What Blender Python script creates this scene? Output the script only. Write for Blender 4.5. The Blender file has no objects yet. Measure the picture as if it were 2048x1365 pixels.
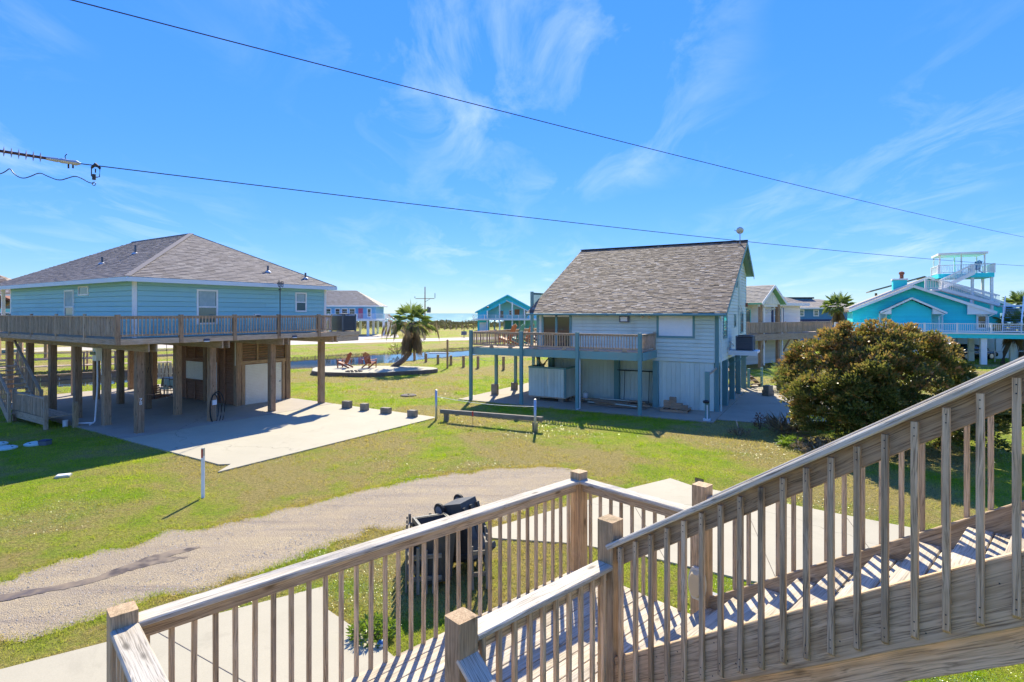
import bpy, math, random
import numpy as np
from mathutils import Matrix, Vector
random.seed(11)
SC = bpy.context.scene
COL = SC.collection
R = math.radians

# ------------------------------------------------------------------ camera
CAM_H = 4.5
F = 1120.0                       # focal length in photo pixels (2048 wide)
cam = bpy.data.cameras.new('camera')
cam.sensor_width = 36.0
cam.lens = F / 2048 * 36
cam.shift_y = -55.5 / 2048
cam.clip_start = 0.05
cam.clip_end = 20000
camo = bpy.data.objects.new('camera', cam)
camo.location = (0, 0, CAM_H)
camo.rotation_euler = (R(90), 0, 0)
COL.objects.link(camo)
SC.camera = camo

# ------------------------------------------------------------------ world, sun, exposure
SUN_AZ = 4.0      # degrees right of the view direction
SUN_EL = 40.5
wld = bpy.data.worlds.new('World')
SC.world = wld
wld.use_nodes = True
nt = wld.node_tree
nt.nodes.clear()
def wn(t, **kw):
    n = nt.nodes.new(t)
    for k, v in kw.items():
        setattr(n, k, v)
    return n
sky = wn('ShaderNodeTexSky')
sky.sky_type = 'NISHITA'
sky.sun_disc = False
sky.sun_elevation = R(SUN_EL)
sky.sun_rotation = R(SUN_AZ)
sky.altitude = 0
sky.air_density = 0.75
sky.dust_density = 0.0
sky.ozone_density = 7.0
hs = wn('ShaderNodeHueSaturation')
hs.inputs['Hue'].default_value = 0.510
hs.inputs['Saturation'].default_value = 1.18
hs.inputs['Value'].default_value = 1.0
# even out the sky's brightness (a tone-mapped exposure holds the horizon), hue untouched
bw_ = wn('ShaderNodeRGBToBW'); nt.links.new(sky.outputs[0], bw_.inputs[0])
pw_ = wn('ShaderNodeMath', operation='POWER'); pw_.inputs[1].default_value = -0.65
nt.links.new(bw_.outputs[0], pw_.inputs[0])
vs_ = wn('ShaderNodeVectorMath', operation='SCALE')
nt.links.new(sky.outputs[0], vs_.inputs[0]); nt.links.new(pw_.outputs[0], vs_.inputs[3])
nt.links.new(vs_.outputs[0], hs.inputs['Color'])
# thin cirrus, projected on a high flat layer
tc = wn('ShaderNodeTexCoord')
sep = wn('ShaderNodeSeparateXYZ')
nt.links.new(tc.outputs['Generated'], sep.inputs[0])
mx = wn('ShaderNodeMath', operation='MAXIMUM'); mx.inputs[1].default_value = 0.02
nt.links.new(sep.outputs['Z'], mx.inputs[0])
zz = wn('ShaderNodeMath', operation='ADD'); zz.inputs[1].default_value = 0.12
nt.links.new(mx.outputs[0], zz.inputs[0])
dx = wn('ShaderNodeMath', operation='DIVIDE'); dy = wn('ShaderNodeMath', operation='DIVIDE')
nt.links.new(sep.outputs['X'], dx.inputs[0]); nt.links.new(zz.outputs[0], dx.inputs[1])
nt.links.new(sep.outputs['Y'], dy.inputs[0]); nt.links.new(zz.outputs[0], dy.inputs[1])
cmb = wn('ShaderNodeCombineXYZ')
nt.links.new(dx.outputs[0], cmb.inputs[0]); nt.links.new(dy.outputs[0], cmb.inputs[1])
mp = wn('ShaderNodeMapping')
mp.inputs['Rotation'].default_value = (0, 0, R(24))
mp.inputs['Scale'].default_value = (1.5, .75, 1)
mp.inputs['Location'].default_value = (4.25, 1.7, 0)
nt.links.new(cmb.outputs[0], mp.inputs[0])
n1 = wn('ShaderNodeTexNoise'); n1.inputs['Scale'].default_value = 1.7; n1.inputs['Detail'].default_value = 12; n1.inputs['Roughness'].default_value = 0.62; n1.inputs['Distortion'].default_value = 0.7
nt.links.new(mp.outputs[0], n1.inputs['Vector'])
n2 = wn('ShaderNodeTexNoise'); n2.inputs['Scale'].default_value = 0.55; n2.inputs['Detail'].default_value = 3
nt.links.new(mp.outputs[0], n2.inputs['Vector'])
r1 = wn('ShaderNodeMapRange'); r1.inputs[1].default_value = 0.47; r1.inputs[2].default_value = 0.76; r1.inputs[4].default_value = 0.5
nt.links.new(n1.outputs[0], r1.inputs[0])
r2 = wn('ShaderNodeMapRange'); r2.inputs[1].default_value = 0.40; r2.inputs[2].default_value = 0.62
nt.links.new(n2.outputs[0], r2.inputs[0])
cm = wn('ShaderNodeMath', operation='MULTIPLY')
nt.links.new(r1.outputs[0], cm.inputs[0]); nt.links.new(r2.outputs[0], cm.inputs[1])
mixc = wn('ShaderNodeMix', data_type='RGBA')
mixc.inputs[7].default_value = (2.1, 2.5, 3.0, 1)
nt.links.new(cm.outputs[0], mixc.inputs[0]); nt.links.new(hs.outputs[0], mixc.inputs[6])
bg = wn('ShaderNodeBackground'); bg.inputs['Strength'].default_value = 0.142
out = wn('ShaderNodeOutputWorld')
nt.links.new(mixc.outputs[2], bg.inputs['Color']); nt.links.new(bg.outputs[0], out.inputs[0])

sl = bpy.data.lights.new('sun', 'SUN')
sl.energy = 3.1
sl.angle = R(0.53)
sl.color = (1.0, 0.91, 0.70)
so = bpy.data.objects.new('sun', sl)
COL.objects.link(so)
sd = Vector((math.sin(R(SUN_AZ)) * math.cos(R(SUN_EL)), math.cos(R(SUN_AZ)) * math.cos(R(SUN_EL)), math.sin(R(SUN_EL))))
so.rotation_euler = sd.to_track_quat('Z', 'Y').to_euler()
so.location = sd * 60

SC.view_settings.view_transform = 'Standard'
SC.view_settings.look = 'None'
SC.view_settings.exposure = 1.65
SC.view_settings.gamma = 1.0
SC.view_settings.use_curve_mapping = False
SC.cycles.max_bounces = 8
SC.cycles.diffuse_bounces = 4
SC.cycles.glossy_bounces = 3
SC.cycles.transparent_max_bounces = 8
SC.cycles.sample_clamp_indirect = 6
SC.cycles.use_adaptive_sampling = True
SC.cycles.adaptive_threshold = 0.02

# ------------------------------------------------------------------ helpers
def g(px, py, z=0.0):
    """the point of the level z that the photograph shows at a pixel"""
    d = (CAM_H - z) * F / (py - 627.0)
    return ((px - 1024) / F * d, d)

class MB:
    def __init__(s): s.v = []; s.f = []; s.att = []
    def add(s, vs, fs, a=None):
        o = len(s.v); s.v += [tuple(v) for v in vs]; s.f += [tuple(i + o for i in f) for f in fs]
        if a is not None: s.att += [a] * len(fs)
        return s
    def box(s, x0, x1, y0, y1, z0, z1, a=None):
        return s.add([(x0,y0,z0),(x1,y0,z0),(x1,y1,z0),(x0,y1,z0),(x0,y0,z1),(x1,y0,z1),(x1,y1,z1),(x0,y1,z1)],
              [(0,3,2,1),(4,5,6,7),(0,1,5,4),(1,2,6,5),(2,3,7,6),(3,0,4,7)], a)
    def bar(s, p, q, w, t, up=(0,0,1)):
        p = Vector(p); q = Vector(q); x = (q - p).normalized(); u = Vector(up)
        y = u.cross(x)
        if y.length < 1e-5: y = Vector((0,1,0)).cross(x)
        y.normalize(); z = x.cross(y)
        y *= w / 2; z *= t / 2
        vs = [p-y-z, q-y-z, q+y-z, p+y-z, p-y+z, q-y+z, q+y+z, p+y+z]
        return s.add(vs, [(0,3,2,1),(4,5,6,7),(0,1,5,4),(1,2,6,5),(2,3,7,6),(3,0,4,7)])
    def prism(s, poly, z0, z1):
        n = len(poly)
        vs = [(x,y,z0) for x,y in poly] + [(x,y,z1) for x,y in poly]
        fs = [tuple(range(n))[::-1], tuple(range(n, 2*n))] + [(i,(i+1)%n,n+(i+1)%n,n+i) for i in range(n)]
        return s.add(vs, fs)
    def prism_y(s, poly, y0, y1):          # outline in x,z pulled along y
        n = len(poly)
        vs = [(x,y0,z) for x,z in poly] + [(x,y1,z) for x,z in poly]
        fs = [tuple(range(n)), tuple(range(n, 2*n))[::-1]] + [((i+1)%n,i,n+i,n+(i+1)%n) for i in range(n)]
        return s.add(vs, fs)
    def prism_x(s, poly, x0, x1):          # outline in y,z pulled along x
        n = len(poly)
        vs = [(x0,y,z) for y,z in poly] + [(x1,y,z) for y,z in poly]
        fs = [tuple(range(n))[::-1], tuple(range(n, 2*n))] + [(i,(i+1)%n,n+(i+1)%n,n+i) for i in range(n)]
        return s.add(vs, fs)
    def tube(s, path, rad, n=8, cap=True):
        path = [Vector(p) for p in path]
        if not isinstance(rad, (list, tuple)): rad = [rad] * len(path)
        rings = []; vs = []; fs = []
        ref = Vector((0.13, 0.07, 1)).normalized()
        for i, p in enumerate(path):
            d = (path[min(i+1, len(path)-1)] - path[max(i-1, 0)]).normalized()
            a = ref.cross(d)
            if a.length < 0.1: a = Vector((1,0,0)).cross(d)
            a.normalize(); b = d.cross(a)
            for k in range(n):
                t = 2*math.pi*k/n
                vs.append(p + (a*math.cos(t) + b*math.sin(t)) * rad[i])
        for i in range(len(path)-1):
            for k in range(n):
                fs.append((i*n+k, i*n+(k+1)%n, (i+1)*n+(k+1)%n, (i+1)*n+k))
        if cap:
            fs.append(tuple(range(n))[::-1]); fs.append(tuple((len(path)-1)*n+k for k in range(n)))
        return s.add(vs, fs)
    def lathe(s, prof, n=16, c=(0,0,0)):
        vs = []; fs = []
        for r, z in prof:
            for k in range(n):
                t = 2*math.pi*k/n
                vs.append((c[0]+r*math.cos(t), c[1]+r*math.sin(t), c[2]+z))
        for i in range(len(prof)-1):
            for k in range(n):
                fs.append((i*n+k, i*n+(k+1)%n, (i+1)*n+(k+1)%n, (i+1)*n+k))
        fs.append(tuple(range(n))[::-1]); fs.append(tuple((len(prof)-1)*n+k for k in range(n)))
        return s.add(vs, fs)
    def mesh(s, name, mat, smooth=False):
        me = bpy.data.meshes.new(name)
        me.from_pydata(s.v, [], s.f)
        if s.att:
            at = me.attributes.new('rnd', 'FLOAT', 'FACE')
            at.data.foreach_set('value', s.att)
        if mat: me.materials.append(mat)
        if smooth: me.polygons.foreach_set('use_smooth', [True] * len(me.polygons))
        me.update()
        return me
    def build(s, name, mat, par=None, loc=(0,0,0), rz=0, smooth=False):
        o = bpy.data.objects.new(name, s.mesh(name, mat, smooth))
        o.location = loc; o.rotation_euler = (0,0,rz)
        COL.objects.link(o)
        if par: o.parent = par
        return o

def tag(o, label=None, cat=None, group=None, kind=None):
    if label: o['label'] = label
    if cat: o['category'] = cat
    if group: o['group'] = group
    if kind: o['kind'] = kind
    return o
def thing(name, label, cat, loc=(0,0,0), rz=0, group=None):
    o = bpy.data.objects.new(name, None)
    o.empty_display_size = 0.2
    o.location = loc; o.rotation_euler = (0,0,rz)
    COL.objects.link(o)
    return tag(o, label, cat, group)
def copy_tree(o, par=None, first=True):
    c = o.copy(); COL.objects.link(c); c.parent = par
    for ch in o.children: copy_tree(ch, c, False)
    return c
_bc = {}
def board(name, p, q, w, t, mat, par=None, up=(0,0,1), ch=0.004, cut=0.0):
    """a sawn board from p to q, w wide, t thick, its long edges eased"""
    p = Vector(p); q = Vector(q); L = (q-p).length
    key = (round(L,3), round(w,3), round(t,3), ch, mat.name, cut)
    me = _bc.get(key)
    if me is None:
        a, b, h = w/2, t/2, L/2
        c = min(ch, a*.5, b*.5)
        pr = [(-a+c,-b),(a-c,-b),(a,-b+c),(a,b-c),(a-c,b),(-a+c,b),(-a,b-c),(-a,-b+c)]
        vs = [(-h + (cut*(y2+b)/t if cut else 0), y1, y2) for y1,y2 in pr] + [(h, y1, y2) for y1,y2 in pr]
        fs = [tuple(range(8))[::-1], tuple(range(8,16))] + [(i,(i+1)%8,8+(i+1)%8,8+i) for i in range(8)]
        fs = [f[::-1] for f in fs[:2]] + [f for f in fs[2:]]
        me = bpy.data.meshes.new(name); me.from_pydata(vs, [], fs); me.materials.append(mat); me.update()
        _bc[key] = me
    o = bpy.data.objects.new(name, me)
    x = (q-p).normalized(); u = Vector(up); y = u.cross(x)
    if y.length < 1e-5: y = Vector((0,1,0)).cross(x)
    y.normalize(); z = x.cross(y)
    Mx = Matrix((x, y, z)).transposed().to_4x4(); Mx.translation = (p+q)/2
    COL.objects.link(o)
    if par: o.parent = par
    o.matrix_local = Mx
    return o

# ------------------------------------------------------------------ materials
def newmat(name):
    m = bpy.data.materials.new(name); m.use_nodes = True
    t = m.node_tree; b = t.nodes['Principled BSDF']
    return m, t, b
def nd(t, ty, ins=None, **kw):
    n = t.nodes.new(ty)
    for k, v in kw.items(): setattr(n, k, v)
    for k, v in (ins or {}).items():
        s = n.inputs[k]
        if hasattr(v, 'links'): t.links.new(v, s)
        else: s.default_value = v
    return n
def col(c): return (c[0], c[1], c[2], 1)
def mixrgb(t, f, a, b, mode='MIX'):
    n = t.nodes.new('ShaderNodeMix'); n.data_type = 'RGBA'; n.blend_type = mode
    for i, v in ((0, f), (6, a), (7, b)):
        if hasattr(v, 'links'): t.links.new(v, n.inputs[i])
        else: n.inputs[i].default_value = v if i == 0 or len(v) == 4 else col(v)
    return n.outputs[2]
def mrange(t, v, a, b, c=0, d=1):
    n = nd(t, 'ShaderNodeMapRange', {0: v, 1: a, 2: b, 3: c, 4: d}); return n.outputs[0]
def coords(t, kind='Object', scale=(1,1,1), rnd=0):
    if kind == 'World':
        v = nd(t, 'ShaderNodeNewGeometry').outputs['Position']
    else:
        v = nd(t, 'ShaderNodeTexCoord').outputs[kind]
    if rnd:
        oi = nd(t, 'ShaderNodeObjectInfo')
        sc = nd(t, 'ShaderNodeVectorMath', {0: oi.outputs['Random'], 1: (rnd, rnd*1.7, rnd*.6)}, operation='MULTIPLY')
        v = nd(t, 'ShaderNodeVectorMath', {0: v, 1: sc.outputs[0]}, operation='ADD').outputs[0]
    return nd(t, 'ShaderNodeMapping', {'Vector': v, 'Scale': scale}).outputs[0]
def noise(t, v, s, d=4, r=.55, dist=0):
    return nd(t, 'ShaderNodeTexNoise', {'Vector': v, 'Scale': s, 'Detail': d, 'Roughness': r, 'Distortion': dist}).outputs[0]
def bumpn(t, b, h, st, dist=.01):
    n = nd(t, 'ShaderNodeBump', {'Height': h, 'Strength': st, 'Distance': dist}); t.links.new(n.outputs[0], b.inputs['Normal'])
def plain(name, c, rough=.6, metal=0, spec=.5, c2=None, sc=3, k=.5, rnd=.12, bump=0, bsc=40, st=(1,1,1), coord='Object', em=None):
    m, t, b = newmat(name)
    v = coords(t, coord, st, 3 if coord == 'Object' else 0)
    c2 = c2 or tuple(x*.78 for x in c)
    n = mrange(t, noise(t, v, sc, 5, .6), .5-k/2, .5+k/2)
    cc = mixrgb(t, n, c, c2)
    if rnd:
        oi = nd(t, 'ShaderNodeObjectInfo')
        br = mrange(t, oi.outputs['Random'], 0, 1, 1-rnd, 1+rnd)
        cc = nd(t, 'ShaderNodeVectorMath', {0: cc, 3: br}, operation='SCALE').outputs[0]
    t.links.new(cc, b.inputs['Base Color'])
    b.inputs['Roughness'].default_value = rough; b.inputs['Metallic'].default_value = metal
    b.inputs['Specular IOR Level'].default_value = spec
    if bump: bumpn(t, b, noise(t, v, bsc, 4), bump)
    return m
def wood(name, light, dark, grey, kg=.5, rough=.82, bump=.35, knots=True, fine=70, rnd=.16, crack=.6, green=0):
    """weathered lumber, the grain along the board's own x axis"""
    m, t, b = newmat(name)
    v = coords(t, 'Object', (1,1,1), 37)
    wob = noise(t, nd(t, 'ShaderNodeMapping', {'Vector': v, 'Scale': (.9, 2.5, 2.5)}).outputs[0], 1.6, 2)
    wv = nd(t, 'ShaderNodeVectorMath', {0: v, 1: nd(t, 'ShaderNodeCombineXYZ', {1: mrange(t, wob, 0, 1, -.03, .03), 2: mrange(t, wob, 0, 1, .03, -.03)}).outputs[0]}, operation='ADD').outputs[0]
    g1 = noise(t, nd(t, 'ShaderNodeMapping', {'Vector': wv, 'Scale': (.55, 22, 22)}).outputs[0], 1.7, 5, .62)
    g2 = noise(t, nd(t, 'ShaderNodeMapping', {'Vector': wv, 'Scale': (1.4, fine, fine)}).outputs[0], 2.0, 3, .6)
    blot = noise(t, v, 2.3, 4, .6)
    c = mixrgb(t, mrange(t, g1, .38, .62), dark, light)
    c = mixrgb(t, mrange(t, blot, .34, .66, 0, kg), c, grey)
    c = mixrgb(t, mrange(t, g2, .32, .52, crack, 0), c, tuple(x*.26 for x in dark))
    if knots:
        vo = nd(t, 'ShaderNodeTexVoronoi', {'Vector': nd(t, 'ShaderNodeMapping', {'Vector': v, 'Scale': (2.3, 6.5, 6.5)}).outputs[0], 'Scale': 1.0})
        c = mixrgb(t, mrange(t, vo.outputs['Distance'], .06, .14, .75, 0), c, tuple(x*.25 for x in dark))
    if green:
        gm = mrange(t, noise(t, v, 5, 4, .6), .5, .75, 0, green)
        c = mixrgb(t, gm, c, (.075, .085, .03))
    oi = nd(t, 'ShaderNodeObjectInfo')
    br = mrange(t, oi.outputs['Random'], 0, 1, 1-rnd, 1+rnd)
    c = nd(t, 'ShaderNodeVectorMath', {0: c, 3: br}, operation='SCALE').outputs[0]
    t.links.new(c, b.inputs['Base Color'])
    b.inputs['Roughness'].default_value = rough
    b.inputs['Specular IOR Level'].default_value = .3
    hh = nd(t, 'ShaderNodeMath', {0: g1, 1: g2}, operation='ADD').outputs[0]
    bumpn(t, b, hh, bump, .006)
    return m
def paint(name, c, rough=.6, dirt=(.2,.2,.18), kd=.35, rnd=.05, bump=.12, spec=.35):
    """painted boards: streaks of dirt along and down, faint grain"""
    m, t, b = newmat(name)
    v = coords(t, 'Object', (1,1,1), 11)
    g1 = noise(t, nd(t, 'ShaderNodeMapping', {'Vector': v, 'Scale': (1.2, 20, 20)}).outputs[0], 2, 4)
    w = coords(t, 'World', (1.2, 1.2, .45))
    d = noise(t, w, 1.1, 6, .62)
    cc = mixrgb(t, mrange(t, d, .48, .78, 0, kd), c, dirt)
    cc = mixrgb(t, mrange(t, g1, .3, .7, 0, .16), cc, tuple(x*.7 for x in c))
    oi = nd(t, 'ShaderNodeObjectInfo')
    br = mrange(t, oi.outputs['Random'], 0, 1, 1-rnd, 1+rnd)
    cc = nd(t, 'ShaderNodeVectorMath', {0: cc, 3: br}, operation='SCALE').outputs[0]
    t.links.new(cc, b.inputs['Base Color'])
    b.inputs['Roughness'].default_value = rough; b.inputs['Specular IOR Level'].default_value = spec
    bumpn(t, b, g1, bump, .004)
    return m
def shingle_mat(name, cs, rough=.75, spec=.5):
    m, t, b = newmat(name)
    at = nd(t, 'ShaderNodeAttribute'); at.attribute_name = 'rnd'
    rp = nd(t, 'ShaderNodeValToRGB', {0: at.outputs['Fac']})
    el = rp.color_ramp.elements
    el[0].position = 0; el[0].color = col(cs[0]); el[1].position = 1; el[1].color = col(cs[-1])
    for i, c in enumerate(cs[1:-1]):
        e = el.new((i+1)/(len(cs)-1)); e.color = col(c)
    v = coords(t, 'Object')
    sp = noise(t, v, 60, 3, .7)
    c = mixrgb(t, mrange(t, sp, .35, .7, 0, .35), rp.outputs[0], tuple(x*.5 for x in cs[0]))
    bl = noise(t, v, .7, 4)
    c = mixrgb(t, mrange(t, bl, .4, .7, 0, .3), c, tuple(x*.75 for x in cs[1]))
    t.links.new(c, b.inputs['Base Color']); b.inputs['Roughness'].default_value = rough
    b.inputs['Specular IOR Level'].default_value = spec
    bumpn(t, b, sp, .4, .004)
    return m
def glass(name, c=(.05,.08,.09), rough=.06):
    m, t, b = newmat(name)
    b.inputs['Base Color'].default_value = col(c); b.inputs['Roughness'].default_value = rough
    b.inputs['Specular IOR Level'].default_value = .9
    v = coords(t, 'Object'); bumpn(t, b, noise(t, v, 1.4, 2), .04, .02)
    return m
def concrete(name, c, c2, agg=60, rough=.85, bump=.15, crack=True, stain=.5):
    m, t, b = newmat(name)
    v = coords(t, 'World')
    big = noise(t, v, .55, 6, .65); fine = noise(t, v, agg, 3, .7)
    cc = mixrgb(t, mrange(t, big, .35, .7), c, c2)
    cc = mixrgb(t, mrange(t, fine, .35, .65, 0, .3), cc, tuple(x*.7 for x in c))
    st = noise(t, v, 1.1, 7, .72, .8)
    cc = mixrgb(t, mrange(t, st, .55, .8, 0, stain), cc, tuple(x*.5 for x in c2))
    if crack:
        vo = nd(t, 'ShaderNodeTexVoronoi', {'Vector': nd(t, 'ShaderNodeVectorMath', {0: v, 1: nd(t, 'ShaderNodeVectorMath', {0: nd(t, 'ShaderNodeTexNoise', {'Vector': v, 'Scale': 1.4, 'Detail': 5}).outputs[1], 1: (.9,.9,.9)}, operation='MULTIPLY').outputs[0]}, operation='ADD').outputs[0], 'Scale': .13}, feature='DISTANCE_TO_EDGE')
        cc = mixrgb(t, mrange(t, vo.outputs[0], .0008, .003, .5, 0), cc, tuple(x*.35 for x in c2))
    t.links.new(cc, b.inputs['Base Color']); b.inputs['Roughness'].default_value = rough
    bumpn(t, b, fine, bump, .004)
    return m

MT = {}
MT['deck'] = wood('weathered_deck_wood', (.60,.51,.385), (.42,.34,.235), (.56,.52,.44), .5)
MT['rail'] = wood('weathered_rail_wood', (.66,.485,.30), (.41,.28,.155), (.60,.50,.37), .5, green=.06, rnd=.26, crack=.75)
MT['post'] = wood('post_wood', (.64,.44,.25), (.39,.245,.125), (.53,.42,.29), .4, green=.36)
MT['cap'] = wood('bleached_cap_wood', (.58,.52,.42), (.43,.365,.275), (.58,.545,.475), .6, crack=.8)
MT['endgrain'] = wood('end_grain_wood', (.46,.40,.30), (.20,.155,.10), (.40,.37,.31), .6, knots=False, green=.3)
MT['pile'] = wood('pile_wood', (.52,.325,.19), (.29,.17,.095), (.43,.325,.23), .4, fine=40, green=.2)
MT['h1deck'] = wood('house_deck_wood', (.62,.44,.29), (.40,.27,.17), (.55,.45,.35), .5, fine=40)
MT['brownwall'] = wood('brown_storage_wood', (.50,.25,.15), (.31,.145,.08), (.44,.27,.18), .3, fine=30)
MT['brownlight'] = wood('brown_frame_wood', (.50,.33,.19), (.34,.21,.115), (.43,.32,.21), .3, fine=30)
MT['lumber'] = wood('old_lumber', (.55,.35,.21), (.30,.18,.105), (.45,.35,.26), .5, rnd=.4)
MT['timber'] = wood('ground_timber', (.30,.26,.19), (.19,.155,.11), (.30,.28,.24), .5, green=.3)
MT['blue'] = paint('light_blue_siding', (.32,.60,.62), dirt=(.24,.46,.48), kd=.3)
MT['white'] = paint('white_trim_paint', (.88,.87,.84), dirt=(.66,.63,.57), kd=.25)
MT['fascia'] = paint('pale_blue_fascia', (.68,.77,.84), dirt=(.55,.58,.6), kd=.3)
MT['sage'] = paint('pale_sage_siding', (.66,.755,.67), dirt=(.46,.50,.40), kd=.65)
MT['teal'] = paint('teal_trim_paint', (.15,.31,.31), dirt=(.25,.30,.25), kd=.6, rnd=.1)
MT['tealbeam'] = paint('worn_teal_beam_paint', (.20,.37,.35), dirt=(.33,.31,.23), kd=.7, rnd=.08)
MT['aqua'] = paint('bright_aqua_siding', (.04,.72,.74), dirt=(.03,.60,.62), kd=.2)
MT['azure'] = paint('azure_siding', (.05,.62,.80), dirt=(.05,.52,.7), kd=.2)
MT['seafoam'] = paint('seafoam_siding', (.30,.76,.69), dirt=(.25,.62,.56), kd=.2)
MT['cream'] = paint('cream_white_siding', (.85,.83,.76), dirt=(.66,.62,.53), kd=.3)
MT['navy'] = paint('slate_blue_siding', (.09,.26,.42), dirt=(.07,.16,.25), kd=.3)
MT['sky6'] = paint('cornflower_siding', (.20,.47,.70), dirt=(.14,.30,.46), kd=.2)
MT['green'] = paint('leaf_green_siding', (.17,.42,.12), dirt=(.15,.33,.12), kd=.2)
MT['mint'] = paint('mint_soffit_paint', (.26,.56,.33), kd=.2)
MT['shutter'] = paint('navy_shutter_paint', (.04,.055,.12), kd=.2)
MT['cream2'] = plain('cream_metal', (.78,.74,.62), .45)
MT['roller'] = plain('white_roller_metal', (.80,.77,.68), .45, c2=(.72,.68,.58))
MT['wmetal'] = plain('white_plastic', (.80,.80,.80), .4)
MT['pvc'] = plain('pvc_pipe', (.75,.76,.78), .35)
MT['galv'] = plain('galvanised_steel', (.55,.56,.57), .42, metal=.7, c2=(.40,.41,.42), sc=14)
MT['dark'] = plain('dark_metal', (.03,.032,.038), .5)
MT['black'] = plain('black_plastic', (.018,.019,.02), .42)
MT['rubber'] = plain('black_rubber', (.02,.02,.02), .7)
MT['acgrey'] = plain('air_conditioner_grey', (.13,.15,.18), .5)
MT['bin'] = plain('charcoal_bin_plastic', (.038,.039,.038), .5, c2=(.075,.072,.065), sc=8)
MT['brass'] = plain('beige_lamp_plastic', (.62,.50,.30), .4)
MT['red'] = plain('red_paint', (.55,.05,.03), .5)
MT['pink'] = plain('pink_door_paint', (.62,.11,.19), .5)
MT['chair_red'] = plain('red_brown_chair_paint', (.33,.085,.035), .6)
MT['chair_orange'] = plain('orange_chair_paint', (.48,.17,.045), .55)
MT['chair_teal'] = plain('teal_chair_paint', (.04,.30,.26), .55)
MT['chair_purple'] = plain('purple_chair_paint', (.05,.025,.09), .55)
MT['chair_blue'] = plain('blue_chair_paint', (.02,.17,.42), .5)
MT['brick'] = plain('brick_red', (.26,.10,.06), .9)
MT['glass'] = glass('window_glass', (.08,.16,.16))
MT['darkglass'] = glass('dark_window_glass', (.02,.03,.035))
MT['curtain'] = plain('pale_curtain', (.45,.55,.55), .9, c2=(.30,.42,.42), sc=5)
MT['shade'] = plain('white_roller_shade', (.80,.80,.79), .6, c2=(.74,.74,.73))
MT['carpaint'] = plain('dark_blue_car_paint', (.012,.018,.032), .15, spec=.8)
MT['rim'] = plain('alloy_rim', (.6,.6,.62), .3, metal=.9)
MT['wire'] = plain('wire_aluminium', (.035,.04,.05), .5)
MT['insul'] = plain('insulator_polymer', (.09,.035,.035), .4)
MT['shed'] = plain('insulator_shed', (.22,.20,.26), .4)
MT['lid'] = plain('turquoise_lid', (.46,.60,.55), .6)
MT['roofbrown'] = shingle_mat('brown_shingles', [(.12,.085,.065),(.25,.185,.14),(.36,.28,.22),(.56,.48,.40)], .8, .25)
MT['roofgrey'] = shingle_mat('grey_shingles', [(.19,.165,.155),(.235,.205,.195),(.27,.24,.23),(.32,.29,.27)], .85, .25)
MT['rooftan'] = shingle_mat('tan_shingles', [(.20,.17,.145),(.25,.21,.185),(.29,.25,.22),(.34,.30,.27)])
MT['roofdark'] = plain('dark_ridge_shingle', (.05,.047,.047), .8)
MT['stepwood'] = MT['h1deck']
# ------------------------------------------------------------------ the ground
rng = np.random.default_rng(5)
DP = np.array((-20.0, 50.5)); DD = np.array((.70, .714)); DN = np.array((-.714, .70))
def ditch_dist(x, y):
    s = (x-DP[0])*DD[0] + (y-DP[1])*DD[1]
    n = (x-DP[0])*DN[0] + (y-DP[1])*DN[1]
    return n + .55*np.sin(s*.31) + .35*np.sin(s*.83+1.3)
def ground_z(x, y):
    n = np.abs(ditch_dist(x, y))
    k = np.clip((5.6-n)/2.4, 0, 1); k = k*k*(3-2*k)
    z = -.62*k
    b = np.clip((y-205)/45, 0, 1)
    z = z - 2.2*b
    du = np.clip((y-150)/25, 0, 1)*np.clip((215-y)/15, 0, 1)
    z = z + du*(.5+.35*np.sin(x*.21+y*.13)+.25*np.sin(x*.53+2))
    return z
xs = np.concatenate([[-4000,-1500,-600,-300,-160,-110], np.arange(-80, 60.1, 1.0), [75,100,150,300,700,1500,4000]])
ys = np.concatenate([[-400,-120,-40], np.arange(-12, 110.1, 1.0), np.arange(114, 262, 4.0)])
X, Y = np.meshgrid(xs, ys)
Z = ground_z(X, Y)
nx, ny = len(xs), len(ys)
V = np.stack([X.ravel(), Y.ravel(), Z.ravel()], 1)
ii, jj = np.meshgrid(np.arange(nx-1), np.arange(ny-1))
a0 = (jj*nx+ii).ravel()
FQ = np.stack([a0, a0+1, a0+1+nx, a0+nx], 1)
def np_mesh(name, V, FQ, mat, smooth=False):
    me = bpy.data.meshes.new(name)
    n, k = FQ.shape
    me.vertices.add(len(V)); me.vertices.foreach_set('co', np.ascontiguousarray(V, dtype=np.float32).ravel())
    me.loops.add(n*k); me.loops.foreach_set('vertex_index', np.ascontiguousarray(FQ, dtype=np.int32).ravel())
    me.polygons.add(n); me.polygons.foreach_set('loop_start', np.arange(0, n*k, k, dtype=np.int32))
    me.polygons.foreach_set('loop_total', np.full(n, k, dtype=np.int32))
    if smooth: me.polygons.foreach_set('use_smooth', np.ones(n, dtype=bool))
    me.materials.append(mat); me.update(calc_edges=True); me.validate()
    return me
def np_obj(name, V, FQ, mat, par=None, smooth=False, kind=None):
    o = bpy.data.objects.new(name, np_mesh(name, V, FQ, mat, smooth)); COL.objects.link(o)
    if par: o.parent = par
    if kind: o['kind'] = kind
    return o

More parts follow.
